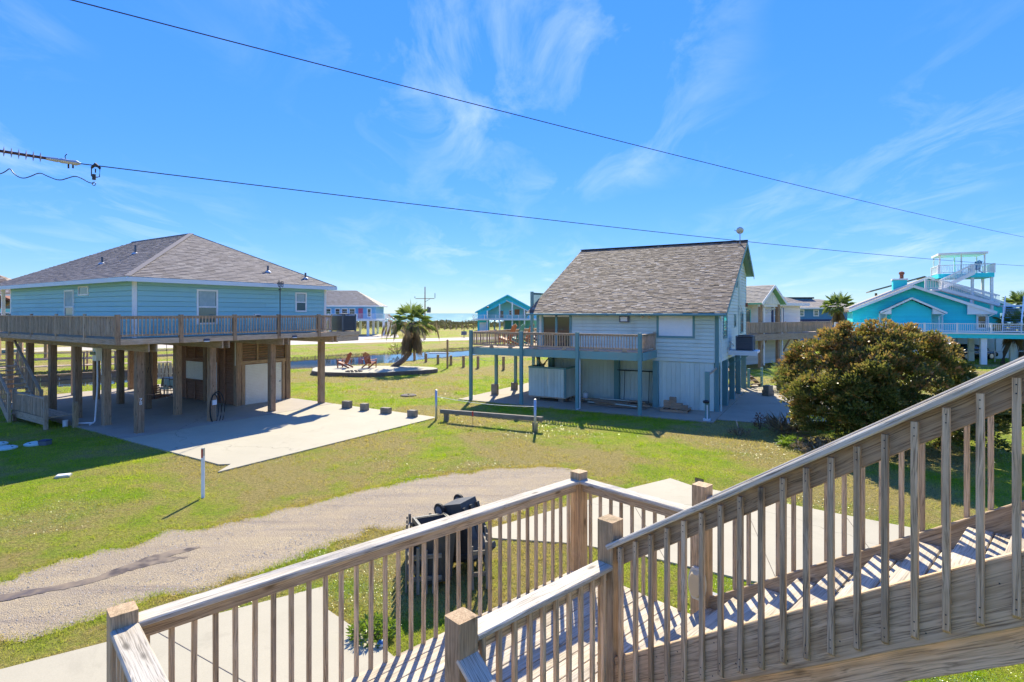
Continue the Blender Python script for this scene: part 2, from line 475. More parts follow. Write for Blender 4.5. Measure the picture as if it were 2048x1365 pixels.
def lawn_colour(t):
    v = coords(t, 'World')
    big = noise(t, v, .16, 5, .6, .4)
    mid = noise(t, v, .9, 5, .65)
    fine = noise(t, v, 9, 4, .7)
    dry = mixrgb(t, mrange(t, fine, .3, .7), (.50,.385,.155), (.38,.30,.09))
    grn = mixrgb(t, mrange(t, mid, .35, .7), (.235,.37,.006), (.44,.49,.014))
    k = nd(t, 'ShaderNodeMath', {0: mrange(t, big, .44, .56), 1: mrange(t, mid, .3, .62, -.35, .35)}, operation='ADD').outputs[0]
    k = nd(t, 'ShaderNodeMath', {0: k, 1: mrange(t, fine, .3, .7, -.2, .2)}, operation='ADD', use_clamp=True).outputs[0]
    ps = nd(t, 'ShaderNodeSeparateXYZ', {0: nd(t, 'ShaderNodeNewGeometry').outputs['Position']})
    dl = nd(t, 'ShaderNodeVectorMath', {0: nd(t, 'ShaderNodeVectorMath', {0: v, 1: (-3.0, 12.0, 0)}, operation='SUBTRACT').outputs[0], 1: (-.591,.806,0)}, operation='DOT_PRODUCT').outputs['Value']
    sl_ = nd(t, 'ShaderNodeVectorMath', {0: nd(t, 'ShaderNodeVectorMath', {0: v, 1: (-3.0, 12.0, 0)}, operation='SUBTRACT').outputs[0], 1: (.806,.591,0)}, operation='DOT_PRODUCT').outputs['Value']
    wn_ = nd(t, 'ShaderNodeMath', {0: nd(t, 'ShaderNodeMath', {0: mrange(t, nd(t, 'ShaderNodeMath', {0: dl}, operation='ABSOLUTE').outputs[0], 1.2, 4.0, .55, 0), 1: mrange(t, sl_, 5.5, 9, 1, 0)}, operation='MULTIPLY').outputs[0], 1: mrange(t, mid, .3, .6, .35, 1.3)}, operation='MULTIPLY').outputs[0]
    k = nd(t, 'ShaderNodeMath', {0: k, 1: wn_}, operation='ADD', use_clamp=True).outputs[0]
    return v, fine, mixrgb(t, k, grn, dry)
m, t, b = newmat('lawn_ground')
v, fine, c = lawn_colour(t)
soil = noise(t, v, 26, 3, .7)
spk = noise(t, v, 14, 5, .8)
c = mixrgb(t, mrange(t, spk, .46, .60, 0, .65), c, (.11,.14,.015))
c = mixrgb(t, mrange(t, soil, .46, .66, 0, .7), c, (.15,.115,.05))
sep_ = nd(t, 'ShaderNodeSeparateXYZ', {0: nd(t, 'ShaderNodeNewGeometry').outputs['Position']})
c = mixrgb(t, mrange(t, sep_.outputs[2], -.30, -.04, .9, 0), c, mixrgb(t, noise(t, v, 1.5, 5, .7), (.10,.08,.045), (.30,.22,.13)))
c = mixrgb(t, mrange(t, sep_.outputs[1], 196, 212), c, (.42,.36,.27))
t.links.new(c, b.inputs['Base Color']); b.inputs['Roughness'].default_value = .95
b.inputs['Specular IOR Level'].default_value = .15
bumpn(t, b, nd(t, 'ShaderNodeMath', {0: fine, 1: noise(t, v, 60, 3, .7)}, operation='ADD').outputs[0], 1.0, .06)
MT['lawn'] = m
gnd = np_obj('ground', V, FQ, MT['lawn'], smooth=True, kind='structure')

# blades and weeds: the light passes through them
m, t, b = newmat('grass_blade')
v, fine, c = lawn_colour(t)
c2 = mixrgb(t, .06, c, (.30,.40,.008))
t.links.new(c2, b.inputs['Base Color']); b.inputs['Roughness'].default_value = .55
b.inputs['Specular IOR Level'].default_value = .25
tr = nd(t, 'ShaderNodeBsdfTranslucent', {'Color': nd(t, 'ShaderNodeVectorMath', {0: c2, 1: (1.25,1.32,.9)}, operation='MULTIPLY').outputs[0]})
ms = nd(t, 'ShaderNodeMixShader', {0: .5, 1: b.outputs[0], 2: tr.outputs[0]})
t.links.new(ms.outputs[0], t.nodes['Material Output'].inputs[0])
MT['blade'] = m
m, t, b = newmat('clover_leaf')
b.inputs['Base Color'].default_value = (.17,.28,.06,1); b.inputs['Roughness'].default_value = .36
b.inputs['Specular IOR Level'].default_value = .6
MT['clover'] = m

# water in the ditch and the sea
def water(name, c, rough, bscale, bst, bd, st=(1,1,1)):
    m, t, b = newmat(name)
    b.inputs['Base Color'].default_value = col(c); b.inputs['Roughness'].default_value = rough
    b.inputs['IOR'].default_value = 1.33; b.inputs['Specular IOR Level'].default_value = .5
    v = coords(t, 'World', st)
    bumpn(t, b, noise(t, v, bscale, 4, .65), bst, bd)
    return m
MT['pond'] = water('ditch_water_surface', (.03,.035,.03), .03, 1.2, .06, .05)
MT['sea_old'] = water('sea_surface', (.055,.15,.19), .34, .5, 1.0, .9, (.35, 1, 1))
m, t, b = newmat('sea_waves')
t.nodes.remove(b)
v = coords(t, 'World', (.28, 1, 1))
bp = nd(t, 'ShaderNodeBump', {'Height': noise(t, v, .45, 5, .65), 'Strength': 1.0, 'Distance': 1.1})
cc = mixrgb(t, mrange(t, noise(t, coords(t, 'World', (.012,.05,1)), 1, 4), .35, .65), (.13,.27,.31), (.21,.36,.38))
df = nd(t, 'ShaderNodeBsdfDiffuse', {'Color': cc})
gl = nd(t, 'ShaderNodeBsdfGlossy', {'Color': (.9,.95,1,1), 'Roughness': .18, 'Normal': bp.outputs[0]})
mm = nd(t, 'ShaderNodeMixShader', {0: .05, 1: df.outputs[0], 2: gl.outputs[0]})
t.links.new(mm.outputs[0], t.nodes['Material Output'].inputs[0])
MT['sea'] = m
pl = []
for s in np.arange(-60, 70.1, 2.5):
    c0 = DP + DD*s; off = -(.55*math.sin(s*.31) + .35*math.sin(s*.83+1.3))
    pl.append((c0 + DN*(off-4.3), c0 + DN*(off+4.3)))
mb = MB()
for (a, c1), (a2, c2_) in zip(pl[:-1], pl[1:]):
    mb.add([(a[0],a[1],-.14),(a2[0],a2[1],-.14),(c2_[0],c2_[1],-.14),(c1[0],c1[1],-.14)], [(0,1,2,3)])
tag(mb.build('ditch_water', MT['pond']), kind='structure')
mb = MB().add([(-9000,222,-.9),(9000,222,-.9),(9000,16000,-.9),(-9000,16000,-.9)], [(0,1,2,3)])
tag(mb.build('sea', MT['sea']), kind='structure')

# ------------------------------------------------------------------ roads, slabs, paths
MT['conc'] = concrete('pale_concrete', (.40,.36,.265), (.45,.405,.30))
MT['conc2'] = concrete('worn_slab_concrete', (.34,.29,.24), (.41,.355,.295), agg=35, stain=.5)
MT['conc3'] = concrete('brown_slab_concrete', (.33,.28,.21), (.39,.335,.255), agg=45)
MT['roadfar'] = concrete('far_road_concrete', (.44,.385,.32), (.50,.44,.37), crack=False)
EXCL = []
def wobble(pts, amp, step, seed):
    """an uneven outline through pts, for ragged edges"""
    r = random.Random(seed); o = []
    n = len(pts)
    for i in range(n):
        p, q = Vector((*pts[i], 0)), Vector((*pts[(i+1) % n], 0)); L = (q-p).length
        k = max(1, int(L/step))
        for j in range(k):
            s = p.lerp(q, j/k); a = amp*min(1.0, s.length/9)
            o.append((s.x + r.uniform(-a, a), s.y + r.uniform(-a, a)))
    return o
def sheet(name, poly, z, mat, kind='structure', th=None, label=None, excl=True):
    if th is None:
        mb = MB().add([(x,y,z) for x,y in poly], [tuple(range(len(poly)))])
    else:
        mb = MB().prism(poly, z-th, z)
    o = mb.build(name, mat)
    o['kind'] = kind
    if excl: EXCL.append(np.array(poly))
    return o
# gravel lane
m, t, b = newmat('gravel_lane')
v = coords(t, 'World')
big = noise(t, v, .35, 5, .6); mid = noise(t, v, 2.2, 5, .65); fine = noise(t, v, 42, 4, .75)
vo = nd(t, 'ShaderNodeTexVoronoi', {'Vector': v, 'Scale': 55.0})
ln = noise(t, nd(t, 'ShaderNodeMapping', {'Vector': v, 'Rotation': (0,0,R(-31)), 'Scale': (.22, 2.4, 1)}).outputs[0], 1.0, 6, .7)
c = mixrgb(t, mrange(t, big, .35, .65), (.47,.36,.20), (.58,.45,.25))
c = mixrgb(t, mrange(t, ln, .40, .62), c, (.42,.32,.20))
c = mixrgb(t, mrange(t, ln, .54, .68, 0, .8), c, (.22,.17,.125))
c = mixrgb(t, mrange(t, mid, .35, .7, 0, .5), c, (.30,.255,.215))
c = mixrgb(t, mrange(t, fine, .35, .65, 0, .85), c, (.17,.135,.10))
c = mixrgb(t, mrange(t, vo.outputs['Distance'], .1, .5, .35, 0), c, (.54,.46,.37))
t.links.new(c, b.inputs['Base Color']); b.inputs['Roughness'].default_value = .92
bumpn(t, b, nd(t, 'ShaderNodeMath', {0: fine, 1: vo.outputs['Distance']}, operation='ADD').outputs[0], .7, .02)
MT['gravel'] = m
up_ = [(-260,1232),(0,1158),(60,1140),(150,1112),(250,1085),(330,1062),(420,1056),(520,1030),(600,1015),(660,1000),(720,985),(800,965),(900,950),(1000,938),(1080,935),(1150,940),(1167,948)]
lo_ = [(1167,957),(1150,976),(1080,1004),(1008,1036),(930,1048),(854,1050),(820,1060),(735,1063),(701,1086),(650,1104),(577,1125),(461,1167),(365,1194),(270,1217),(192,1244),(0,1290),(-260,1360)]
lane = [g(*p) for p in up_] + [g(*p) for p in lo_]
def resample(pts, n):
    P = np.array(pts); L = np.concatenate([[0], np.cumsum(np.hypot(*np.diff(P, axis=0).T))]); s = np.linspace(0, L[-1], n)
    return np.stack([np.interp(s, L, P[:,0]), np.interp(s, L, P[:,1])], 1)
NLN, NW = 420, 17
ue = resample([g(*p) for p in up_], NLN); le = resample([g(*p) for p in lo_][::-1], NLN)
rj = np.random.default_rng(8)
def jag(n):
    return sum(a_*np.interp(np.arange(n), np.arange(0,n+s_,s_), rj.normal(0,1,len(np.arange(0,n+s_,s_)))) for a_, s_ in ((.10,23),(.07,9),(.04,4),(.018,1)))
cr = le-ue; cl = np.hypot(*cr.T)[:,None]; cr = cr/cl
ue = ue - cr*jag(NLN)[:,None]; le = le + cr*jag(NLN)[:,None]
laneW = [tuple(p) for p in ue] + [tuple(p) for p in le[::-1]]
fv = np.linspace(0, 1, NW)
LV = ue[:,None,:]*(1-fv[None,:,None]) + le[:,None,:]*fv[None,:,None]
prof_ = .014 + .008*np.exp(-((fv-.5)/.16)**2) - .007*np.exp(-((fv-.28)/.09)**2) - .007*np.exp(-((fv-.74)/.09)**2)
prof_[0] = prof_[-1] = .002
LZ = prof_[None,:] + .0012*rj.normal(0,1,(NLN,NW))*(fv*(1-fv)*4)[None,:]
LZ = np.maximum(LZ, .003)
LV3 = np.concatenate([LV, LZ[...,None]], 2).reshape(-1,3)
i_, j_ = np.meshgrid(np.arange(NW-1), np.arange(NLN-1)); a0 = (j_*NW+i_).ravel()
np_obj('gravel_lane', LV3, np.stack([a0,a0+NW,a0+NW+1,a0+1],1), MT['gravel'], smooth=True, kind='structure')
# wet rut in the lane
m, t, b = newmat('wet_mud')
v = coords(t, 'World'); n_ = noise(t, v, 3, 4, .6)
t.links.new(mixrgb(t, mrange(t, n_, .35, .65), (.085,.062,.043), (.21,.155,.105)), b.inputs['Base Color'])
t.links.new(mrange(t, n_, .4, .6, .35, .75), b.inputs['Roughness'])
bumpn(t, b, noise(t, v, 30, 3), .2, .006)
MT['mud'] = m
pud = [(-60,1205),(0,1193),(60,1183),(130,1171),(190,1157),(240,1138),(300,1115),(350,1103),(402,1096),(372,1108),(330,1118),(378,1116),(352,1124),(300,1134),(255,1146),(200,1164),(130,1182),(60,1194),(0,1207),(-60,1220)]
sheet('puddle', wobble([g(*p) for p in pud], .025, .07, 9), .0265, MT['mud'], excl=False)
# concrete by the landing (our own drive)
own = [(-15,1.5),(-6.43,7.03),(-3.03,9.21),(-2.80,8.47),(-1.69,7.46),(2.2,3.2),(-3,-2)]
sheet('driveway', own, .03, MT['conc'], th=.2)
own2 = [g(*p) for p in [(978,1060),(1100,1025),(1250,981),(1341,959),(1385,974),(1821,1058),(2120,1118),(2110,1260),(1900,1240),(1490,1163),(1300,1118),(1150,1090),(985,1079)]]
sheet('path', own2, .03, MT['conc'], th=.2)
MT['joint'] = plain('joint_filler', (.20,.17,.14), .95)
for p, q, z in (((-9.0,4.55),(-2.2,.2),.034),((-5.05,7.9),(1.0,4.2),.034)):
    o = board('expansion_joint', (*p,z-.005), (*q,z-.005), .014, .012, MT['joint']); o['kind'] = 'structure'
for a_, b_ in ((g(1250,982),g(1330,1122)),(g(1480,993),g(1560,1180)),(g(1690,1034),g(1830,1225))):
    o = board('expansion_joint', (*a_,.029), (*b_,.029), .014, .012, MT['joint']); o['kind'] = 'structure'
# the far road and its drive
far = [(-120,28),(-60,62.5),(-33,78.5),(-7,94),(30,114),(80,142),(76,152),(26,124),(-10,103.5),(-36,89),(-64,72),(-126,36)]
sheet('far_road', far, .012, MT['roadfar'])
sheet('far_driveway', [(-38,87),(-26,94),(-21,104),(-24,118),(-38,120),(-43,100)], .02, MT['roadfar'])
# ------------------------------------------------------------------ stair and landing in front of the camera
DK = thing('wooden_stair_landing', 'weathered wooden stair landing with railings in the foreground', 'stair', (.75, 6.28, 0), math.atan2(.688, .725))
ZL, ZR = 1.62, 2.65        # landing floor, rail top
X0, X1 = -4.25, 0.0        # along the far rail
YN = -1.50                 # near edge of the landing
DE, DD_ = -2.86, -1.44     # the two inner newels
SLOPE = .66
n = 11
bw = (abs(YN)+.10)/n
for i in range(n):
    y = .06 - bw*(i+.5)
    board('deck_board', (X0-.04, y, ZL-.019), (X1+.06, y, ZL-.019+random.uniform(-.002,.002)), bw-.007, .038, MT['deck'], DK)
# rim joists and joists
for (p, q) in [((X0-.06,.085,ZL-.18),(X1+.08,.085,ZL-.18)), ((X0-.06,YN-.06,ZL-.18),(X1+.08,YN-.06,ZL-.18)),
               ((X0-.04,YN,ZL-.18),(X0-.04,.06,ZL-.18)), ((X1+.06,YN,ZL-.18),(X1+.06,.06,ZL-.18))]:
    board('rim_joist', p, q, .038, .28, MT['rail'], DK)
for k in range(9):
    x = X0 + .45 + k*.42
    board('joist', (x, YN-.03, ZL-.175), (x, .06, ZL-.175), .038, .26, MT['rail'], DK)
def newel(x, y, z0, z1, s=.14):
    """square post with a pyramid-cut weathered top"""
    o = board('post', (x,y,z0), (x,y,z1-.05), s, s, MT['post'], DK, up=(1,0,0), ch=.006)
    a = s/2
    mb = MB().add([(-a,-a,0),(a,-a,0),(a,a,0),(-a,a,0),(-a*.62,-a*.62,.045),(a*.62,-a*.62,.045),(a*.62,a*.62,.045),(-a*.62,a*.62,.045)],
                  [(0,1,5,4),(1,2,6,5),(2,3,7,6),(3,0,4,7),(4,5,6,7)])
    c = mb.build('post_top', MT['endgrain'], o)
    c.matrix_local = o.matrix_local.inverted() @ Matrix.Translation((x, y, z1-.05))
    return o
newel(X1, 0, ZL-.3, ZR+.13)          # far corner
newel(X0, 0, 0, ZR+.13)              # left corner
newel(X1, YN+.02, 0, ZR+.31)         # foot of the far stair rail
newel(DD_, YN, 0, ZR+.36)            # foot of the near stair rail
newel(DE, YN, ZL-.3, ZR+.16)         # head of the lower flight
newel(X0, YN, ZL-.3, ZR+.13)
for (x, y) in [(X1, 0)]:
    board('support_post', (x,y-.001,0), (x,y-.001,ZL-.3), .139, .139, MT['post'], DK, up=(1,0,0))
def rail(p, q, out, trim=.07, n=None, z0=ZL-.20):
    """level guard: flat cap, board on edge under it, square balusters on the outer side"""
    p = Vector(p); q = Vector(q); d = (q-p).normalized(); L = (q-p).length
    a = p + d*trim; b_ = q - d*trim
    board('cap_rail', (a.x,a.y,ZR-.019), (b_.x,b_.y,ZR-.019), .145, .038, MT['cap'], DK, ch=.008)
    o = Vector(out)
    board('sub_rail', (a.x,a.y,ZR-.085), (b_.x,b_.y,ZR-.085), .038, .09, MT['rail'], DK)
    k = n or int((L-2*trim)/.127)
    for i in range(k):
        s = a + d*((i+.5)*((L-2*trim)/k)) + o*.037
        jx = random.uniform(-.005,.005)
        board('baluster', (s.x+jx, s.y, z0), (s.x+random.uniform(-.005,.005), s.y, ZR-.040), .031, .031, MT['rail'], DK, up=(o.x,o.y,0), ch=.003)
rail((X0,0,0), (X1,0,0), (0,1,0))
rail((X1,0,0), (X1,YN,0), (1,0,0))
rail((DE,YN,0), (DD_,YN,0), (0,-1,0))
rail((X0,YN,0), (X0,0,0), (-1,0,0))
# upper flight: climbs towards -y
NS = 14
RUN = .272; RISE = RUN*SLOPE
for k in range(NS):
    y = YN - .02 - RUN*k; z = ZL + RISE*(k+1)
    for j in (0, 1):
        yy = y - .068 - j*.146 + .012
        board('tread', (X1-.02, yy, z-.019), (DD_+.03, yy, z-.019+random.uniform(-.002,.002)), .139, .038, MT['deck'], DK, ch=.006)
def along(t, x, z): return (x, YN - t, z + SLOPE*t)
TT = NS*RUN
for x, dz_ in ((DD_-.022, .13), (X1+.022, .055)):
    board('stringer', along(-.02, x, ZL+dz_), along(TT, x, ZL+dz_), .040, .285, MT['rail'], DK, up=(0,0,1), ch=.005)
for x in (DD_+.07, X1-.07):
    board('carriage', along(.05, x, ZL-.10), along(TT, x, ZL-.10), .038, .24, MT['rail'], DK, up=(0,0,1))
for x, s, nm in ((DD_, -1, 1), (X1, 1, 1)):
    zc = ZL + 1.135
    board('cap_rail', along(.03, x+s*.02, zc), along(TT, x+s*.02, zc), .145, .038, MT['cap'], DK, ch=.008)
    board('sub_rail', along(.06, x, zc-.095), along(TT, x, zc-.095), .038, .135, MT['rail'], DK)
    k = int((TT-.1)/.1258)
    for i in range(k):
        tt = .137 + i*.1258
        xx = x + s*.059
        z0 = ZL + .13 + SLOPE*tt - .12 - random.uniform(0, .012)
        z1 = zc + SLOPE*tt - .045
        board('baluster', (xx, YN-tt, z0), (xx, YN-tt, z1), .031, .031, MT['rail'], DK, up=(s,0,0), ch=.003, cut=.025)
scr = MB()
for i in range(28):
    tt = .137 + i*.1258; xx = DD_ - .059 - .0158
    for zz_ in (ZL+.13+SLOPE*tt-.075, ZL+.13+SLOPE*tt-.03, ZL+1.135+SLOPE*tt-.075, ZL+1.135+SLOPE*tt-.115):
        scr.box(xx-.0015, xx+.001, YN-tt-.003, YN-tt+.003, zz_-.003, zz_+.003)
for i in range(30):
    tt = random.uniform(.1, TT); xx = DD_ - .043; zz_ = ZL+.13+SLOPE*tt+random.choice((-.11,-.06,.05,.1)); scr.box(xx-.0015, xx+.001, YN-tt-.003, YN-tt+.003, zz_-.003, zz_+.003)
tag(scr.build('screw_heads', MT['dark'], DK), kind='stuff')
# upper deck the stair leads to
zt = ZL + RISE*NS
yt = YN - TT
for k in range(15):
    y = yt - .02 - .146*(k+.5)
    board('deck_board', (-7.2, y, zt-.019), (X1+.1, y, zt-.019), .139, .038, MT['deck'], DK)
for (x, y) in ((DD_, yt-.1), (X1, yt-.1), (-7, yt-.1), (-7, yt-2.1), (X1, yt-2.1)):
    board('support_post', (x,y,0), (x,y,zt-.04), .14, .14, MT['post'], DK, up=(1,0,0))
# lower flight: falls towards -y
NL = 8
for k in range(NL):
    y = YN - .10 - RUN*k; z = ZL - RISE*(k+1)
    for j in (0, 1):
        yy = y - .05 - j*.146
        board('tread', (X0+.03, yy, z-.019), (DE-.03, yy, z-.019), .139, .038, MT['deck'], DK)
for x in (X0, DE):
    board('stringer', (x, YN-.08, ZL-.12), (x, YN-.08-RUN*NL, ZL-.12-RISE*NL), .040, .27, MT['rail'], DK)
    board('cap_rail', (x, YN-.05, ZR-.10), (x, YN-.05-RUN*NL, ZR-.10-RISE*NL), .145, .038, MT['cap'], DK, ch=.008)
    board('sub_rail', (x, YN-.07, ZR-.19), (x, YN-.07-RUN*NL, ZR-.19-RISE*NL), .038, .09, MT['rail'], DK)
    board('post', (x, YN-.10-RUN*NL, 0), (x, YN-.10-RUN*NL, 1.15), .14, .14, MT['post'], DK, up=(1,0,0))
    s = 1 if x == DE else -1
    for i in range(15):
        tt = .13 + i*.14
        board('baluster', (x+s*.042, YN-tt, ZL-.22-SLOPE*tt), (x+s*.042, YN-tt, ZR-.16-SLOPE*tt), .038, .038, MT['rail'], DK, up=(s,0,0), ch=.003)

def place_on(o, par_obj, local):      # a loose thing put at a point given in another thing's frame
    c, s = math.cos(par_obj.rotation_euler[2]), math.sin(par_obj.rotation_euler[2])
    o.location = (par_obj.location[0] + c*local[0] - s*local[1], par_obj.location[1] + s*local[0] + c*local[1], local[2])
    return o
# oval bulkhead lamp on the newel
lp = thing('bulkhead_lamp', 'oval beige outdoor lamp on the post at the foot of the stair', 'lamp', rz=DK.rotation_euler[2])
place_on(lp, DK, (X1-.075, YN+.02, 2.02))
def oval(w, h, d0, d1, k0=1, k1=1):
    mb = MB(); vs = []; nseg = 24
    for d, kk in ((d0, k0), (d1, k1)):
        for i in range(nseg):
            a = 2*math.pi*i/nseg
            cx = math.cos(a)*w/2*kk; cz = math.copysign(min(abs(math.sin(a))*h/2*1.18, h/2), math.sin(a))*kk
            vs.append((-d, cx, cz))
    mb.add(vs, [(i,(i+1)%nseg,nseg+(i+1)%nseg,nseg+i) for i in range(nseg)] + [tuple(range(nseg)), tuple(range(nseg,2*nseg))[::-1]])
    return mb
oval(.165,.29,0,.035).build('base', MT['cream2'], lp)
oval(.14,.25,.035,.075,1,.78).build('lens', MT['brass'], lp)
jb = thing('junction_box', 'small grey conduit box behind the post with the oval lamp', 'electrical box', rz=DK.rotation_euler[2])
place_on(jb, DK, (X1+.07, YN-.03, 1.72))
MB().box(0,.06,-.05,.03,0,.16).build('box', MT['acgrey'], jb)
MB().tube([(.03,-.01,0),(.03,-.01,-.9),(.03,-.01,-1.72)], .012, 8).build('conduit', MT['acgrey'], jb)
# ------------------------------------------------------------------ house-building helpers
class Fac:
    """a wall plane: s runs along it, d out of it"""
    def __init__(s, o, u, n): s.o = Vector((*o,0)); s.u = Vector((*u,0)); s.n = Vector((*n,0))
    def p(s, a, d, z): v = s.o + s.u*a + s.n*d; return (v.x, v.y, z)
    def box(s, mb, a0, a1, d0, d1, z0, z1):
        p, q = s.p(a0,d0,z0), s.p(a1,d1,z1)
        return mb.box(min(p[0],q[0]), max(p[0],q[0]), min(p[1],q[1]), max(p[1],q[1]), z0, z1)
def siding(par, fac, ext, z0, z1, exp, mat, name='siding_plank', joints=0):
    th = math.atan(.022/exp)
    n = int(round((z1-z0)/exp)); e = (z1-z0)/n
    up = fac.n*math.cos(th) + Vector((0,0,1))*math.sin(th)
    for i in range(n):
        zc = z0 + e*(i+.5)
        a0, a1 = ext(zc) if callable(ext) else ext
        if a1-a0 < .05: continue
        cuts = [a0, a1]
        if joints and a1-a0 > 3: 
            cuts = [a0] + sorted(random.uniform(a0+.8, a1-.8) for _ in range(joints)) + [a1]
        for c0, c1 in zip(cuts[:-1], cuts[1:]):
            board(name, fac.p(c0+.001, .020, zc), fac.p(c1-.001, .020, zc), e-.013, .020, mat, par, up=up, ch=.002)
def window(par, fac, a0, a1, z0, z1, fm, gm, fw=.07, mid=True, sill=False, curtain=None, name='window'):
    mb = MB()
    fac.box(mb, a0, a0+fw, .002, .062, z0, z1); fac.box(mb, a1-fw, a1, .002, .062, z0, z1)
    fac.box(mb, a0+fw, a1-fw, .002, .061, z0, z0+fw); fac.box(mb, a0+fw, a1-fw, .002, .061, z1-fw, z1)
    w = mb.build(name, fm, par)
    zm = (z0+z1)/2
    fac.box(MB(), a0+fw-.002, a1-fw+.002, .036, .042, z0+fw-.002, z1-fw+.002).build('pane', gm, w)
    if mid:
        fac.box(MB(), a0+fw, a1-fw, .042, .056, zm-.025, zm+.025).build('sash_bar', fm, w)
    if sill:
        fac.box(MB(), a0-.04, a1+.04, .014, .09, z0-.05, z0-.002).build('sill', fm, w)
    if curtain:
        fac.box(MB(), a0+fw+.03, a1-fw-.03, .0425, .045, zm+.03, z1-fw-.01).build('curtain', curtain, w)
    return w
def shingle_field(par, e0, e1, t0, t1, mat, exp=.14, tab=.3, lift=.014, off=.02, name='shingles'):
    """courses of tabs on the plane e0-e1 (eave) to t0-t1 (top)"""
    e0, e1, t0, t1 = map(Vector, (e0,e1,t0,t1))
    u = (e1-e0).normalized(); nrm = u.cross((t0+t1)/2-(e0+e1)/2).normalized()
    if nrm.z < 0: nrm = -nrm
    L = ((t0+t1)/2-(e0+e1)/2); up = (L - u*L.dot(u)); H = up.length; up.normalize()
    n = max(1, int(H/exp)); V_ = []; F_ = []; A_ = []
    for i in range(n):
        f0 = i/n; f1 = min(1, (i+1.12)/n)
        a0, b0 = e0.lerp(t0, f0), e1.lerp(t1, f0); a1, b1 = e0.lerp(t0, f1), e1.lerp(t1, f1)
        w = (b0-a0).length
        x = -random.uniform(0, tab)
        sA = (a1-a0).dot(u); sB = (b1-b0).dot(u)
        while x < w:
            x2 = x + tab*random.uniform(.75, 1.25)
            l, r_ = max(0, x), min(w, x2-.006)
            if r_-l > .01:
                # top corners kept inside the field
                lt = max(l, sA); rt = min(r_, w+sB)
                if rt-lt > .004:
                    lf = lift*random.uniform(.7, 1.5)
                    p0 = a0+u*l+nrm*(off+lf); p1 = a0+u*r_+nrm*(off+lf)
                    p2 = a0+u*rt+up*(f1-f0)*H+nrm*off; p3 = a0+u*lt+up*(f1-f0)*H+nrm*off
                    p4 = a0+u*l+nrm*(off-.004); p5 = a0+u*r_+nrm*(off-.004)
                    k = len(V_); V_ += [p0,p1,p2,p3,p4,p5]; F_ += [(k,k+1,k+2,k+3),(k+4,k+5,k+1,k)]
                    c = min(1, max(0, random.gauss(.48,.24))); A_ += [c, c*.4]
            x = x2
    mb = MB(); mb.v = [tuple(v) for v in V_]; mb.f = F_; mb.att = A_
    o = mb.build(name, mat, par); o['kind'] = 'stuff'
    return o
def guard(par, fac, a0, a1, zf, zt, posts, mat, pm, d=0, sp=.127, zb=None, bw=.034, pw=.10, pover=.05, pbase=0, bal=True):
    """deck guard: posts, top and bottom rail, separate balusters"""
    zb = zb or zf+.12
    for a in posts:
        board('rail_post', fac.p(a, d, zf+pbase), fac.p(a, d, zt+pover), pw, pw, pm, par, up=tuple(fac.n), ch=.005)
    board('top_rail', fac.p(a0, d, zt-.02), fac.p(a1, d, zt-.02), .12, .038, mat, par)
    board('upper_rail', fac.p(a0, d, zt-.075), fac.p(a1, d, zt-.075), .034, .07, mat, par)
    board('bottom_rail', fac.p(a0, d, zb), fac.p(a1, d, zb), .034, .075, mat, par)
    if not bal: return
    n = int((a1-a0)/sp)
    for i in range(n):
        a = a0 + (i+.5)*(a1-a0)/n
        if any(abs(a-q) < pw*.6 for q in posts): continue
        board('baluster', fac.p(a, d+.032, zb-.04), fac.p(a, d+.032, zt-.04), bw, bw*.9, mat, par, up=tuple(fac.n), ch=.002)
def far_guard(par, fac, a0, a1, zf, zt, mat, d=0, sp=.22, posts=2.5, name='railing', w=.05):
    mb = MB()
    fac.box(mb, a0, a1, d-.06, d+.06, zt-.06, zt); fac.box(mb, a0, a1, d-.04, d+.04, zf+.08, zf+.15)
    n = max(1, int((a1-a0)/sp))
    for i in range(n+1):
        a = a0 + i*(a1-a0)/n
        fac.box(mb, a-w/2, a+w/2, d-.02, d+.02, zf+.15, zt-.06)
    k = max(1, int((a1-a0)/posts))
    for i in range(k+1):
        a = a0 + i*(a1-a0)/k
        fac.box(mb, a-.09, a+.09, d-.09, d+.09, zf, zt+.03)
    return mb.build(name, mat, par)

# ------------------------------------------------------------------ the light blue hip-roofed house on piles
H1 = thing('stilt_house', 'light blue stilt house with grey hip roof and wraparound deck above open piles', 'house', (-13.84, 20.5, 0), math.atan2(.8406, .5417))
LX, LY = 8.5, 12.6
ZF, ZT, ZE = 3.60, 4.41, 5.80
fr = Fac((0,0), (1,0), (0,-1))       # right-hand front
fl = Fac((0,0), (0,1), (-1,0))       # left-hand front
MB().box(.0, LX-.0, .0, LY-.0, ZF-.2, 5.75).build('wall_core', MT['blue'], H1)
siding(H1, fr, (.10, LX-.09), ZF+.0, 5.72, .19, MT['blue'], joints=1)
siding(H1, fl, (.10, LY-.09), ZF+.0, 5.72, .19, MT['blue'], joints=1)
for (x, y) in ((-.03,-.03), (LX-.06,-.03), (-.03,LY-.06)):
    MB().box(x, x+.12, y, y+.12, ZF, 5.74).build('corner_trim', MT['white'], H1)
window(H1, fr, 2.24, 3.10, 4.05, 5.46, MT['white'], MT['glass'], curtain=MT['curtain'])
window(H1, fr, 6.78, 7.40, 4.56, 5.48, MT['white'], MT['glass'], curtain=MT['curtain'])
window(H1, fl, 5.15, 6.12, 4.05, 5.48, MT['white'], MT['glass'], curtain=MT['curtain'])
window(H1, fl, 3.75, 4.72, 5.22, 5.60, MT['white'], MT['glass'], mid=False, fw=.06)
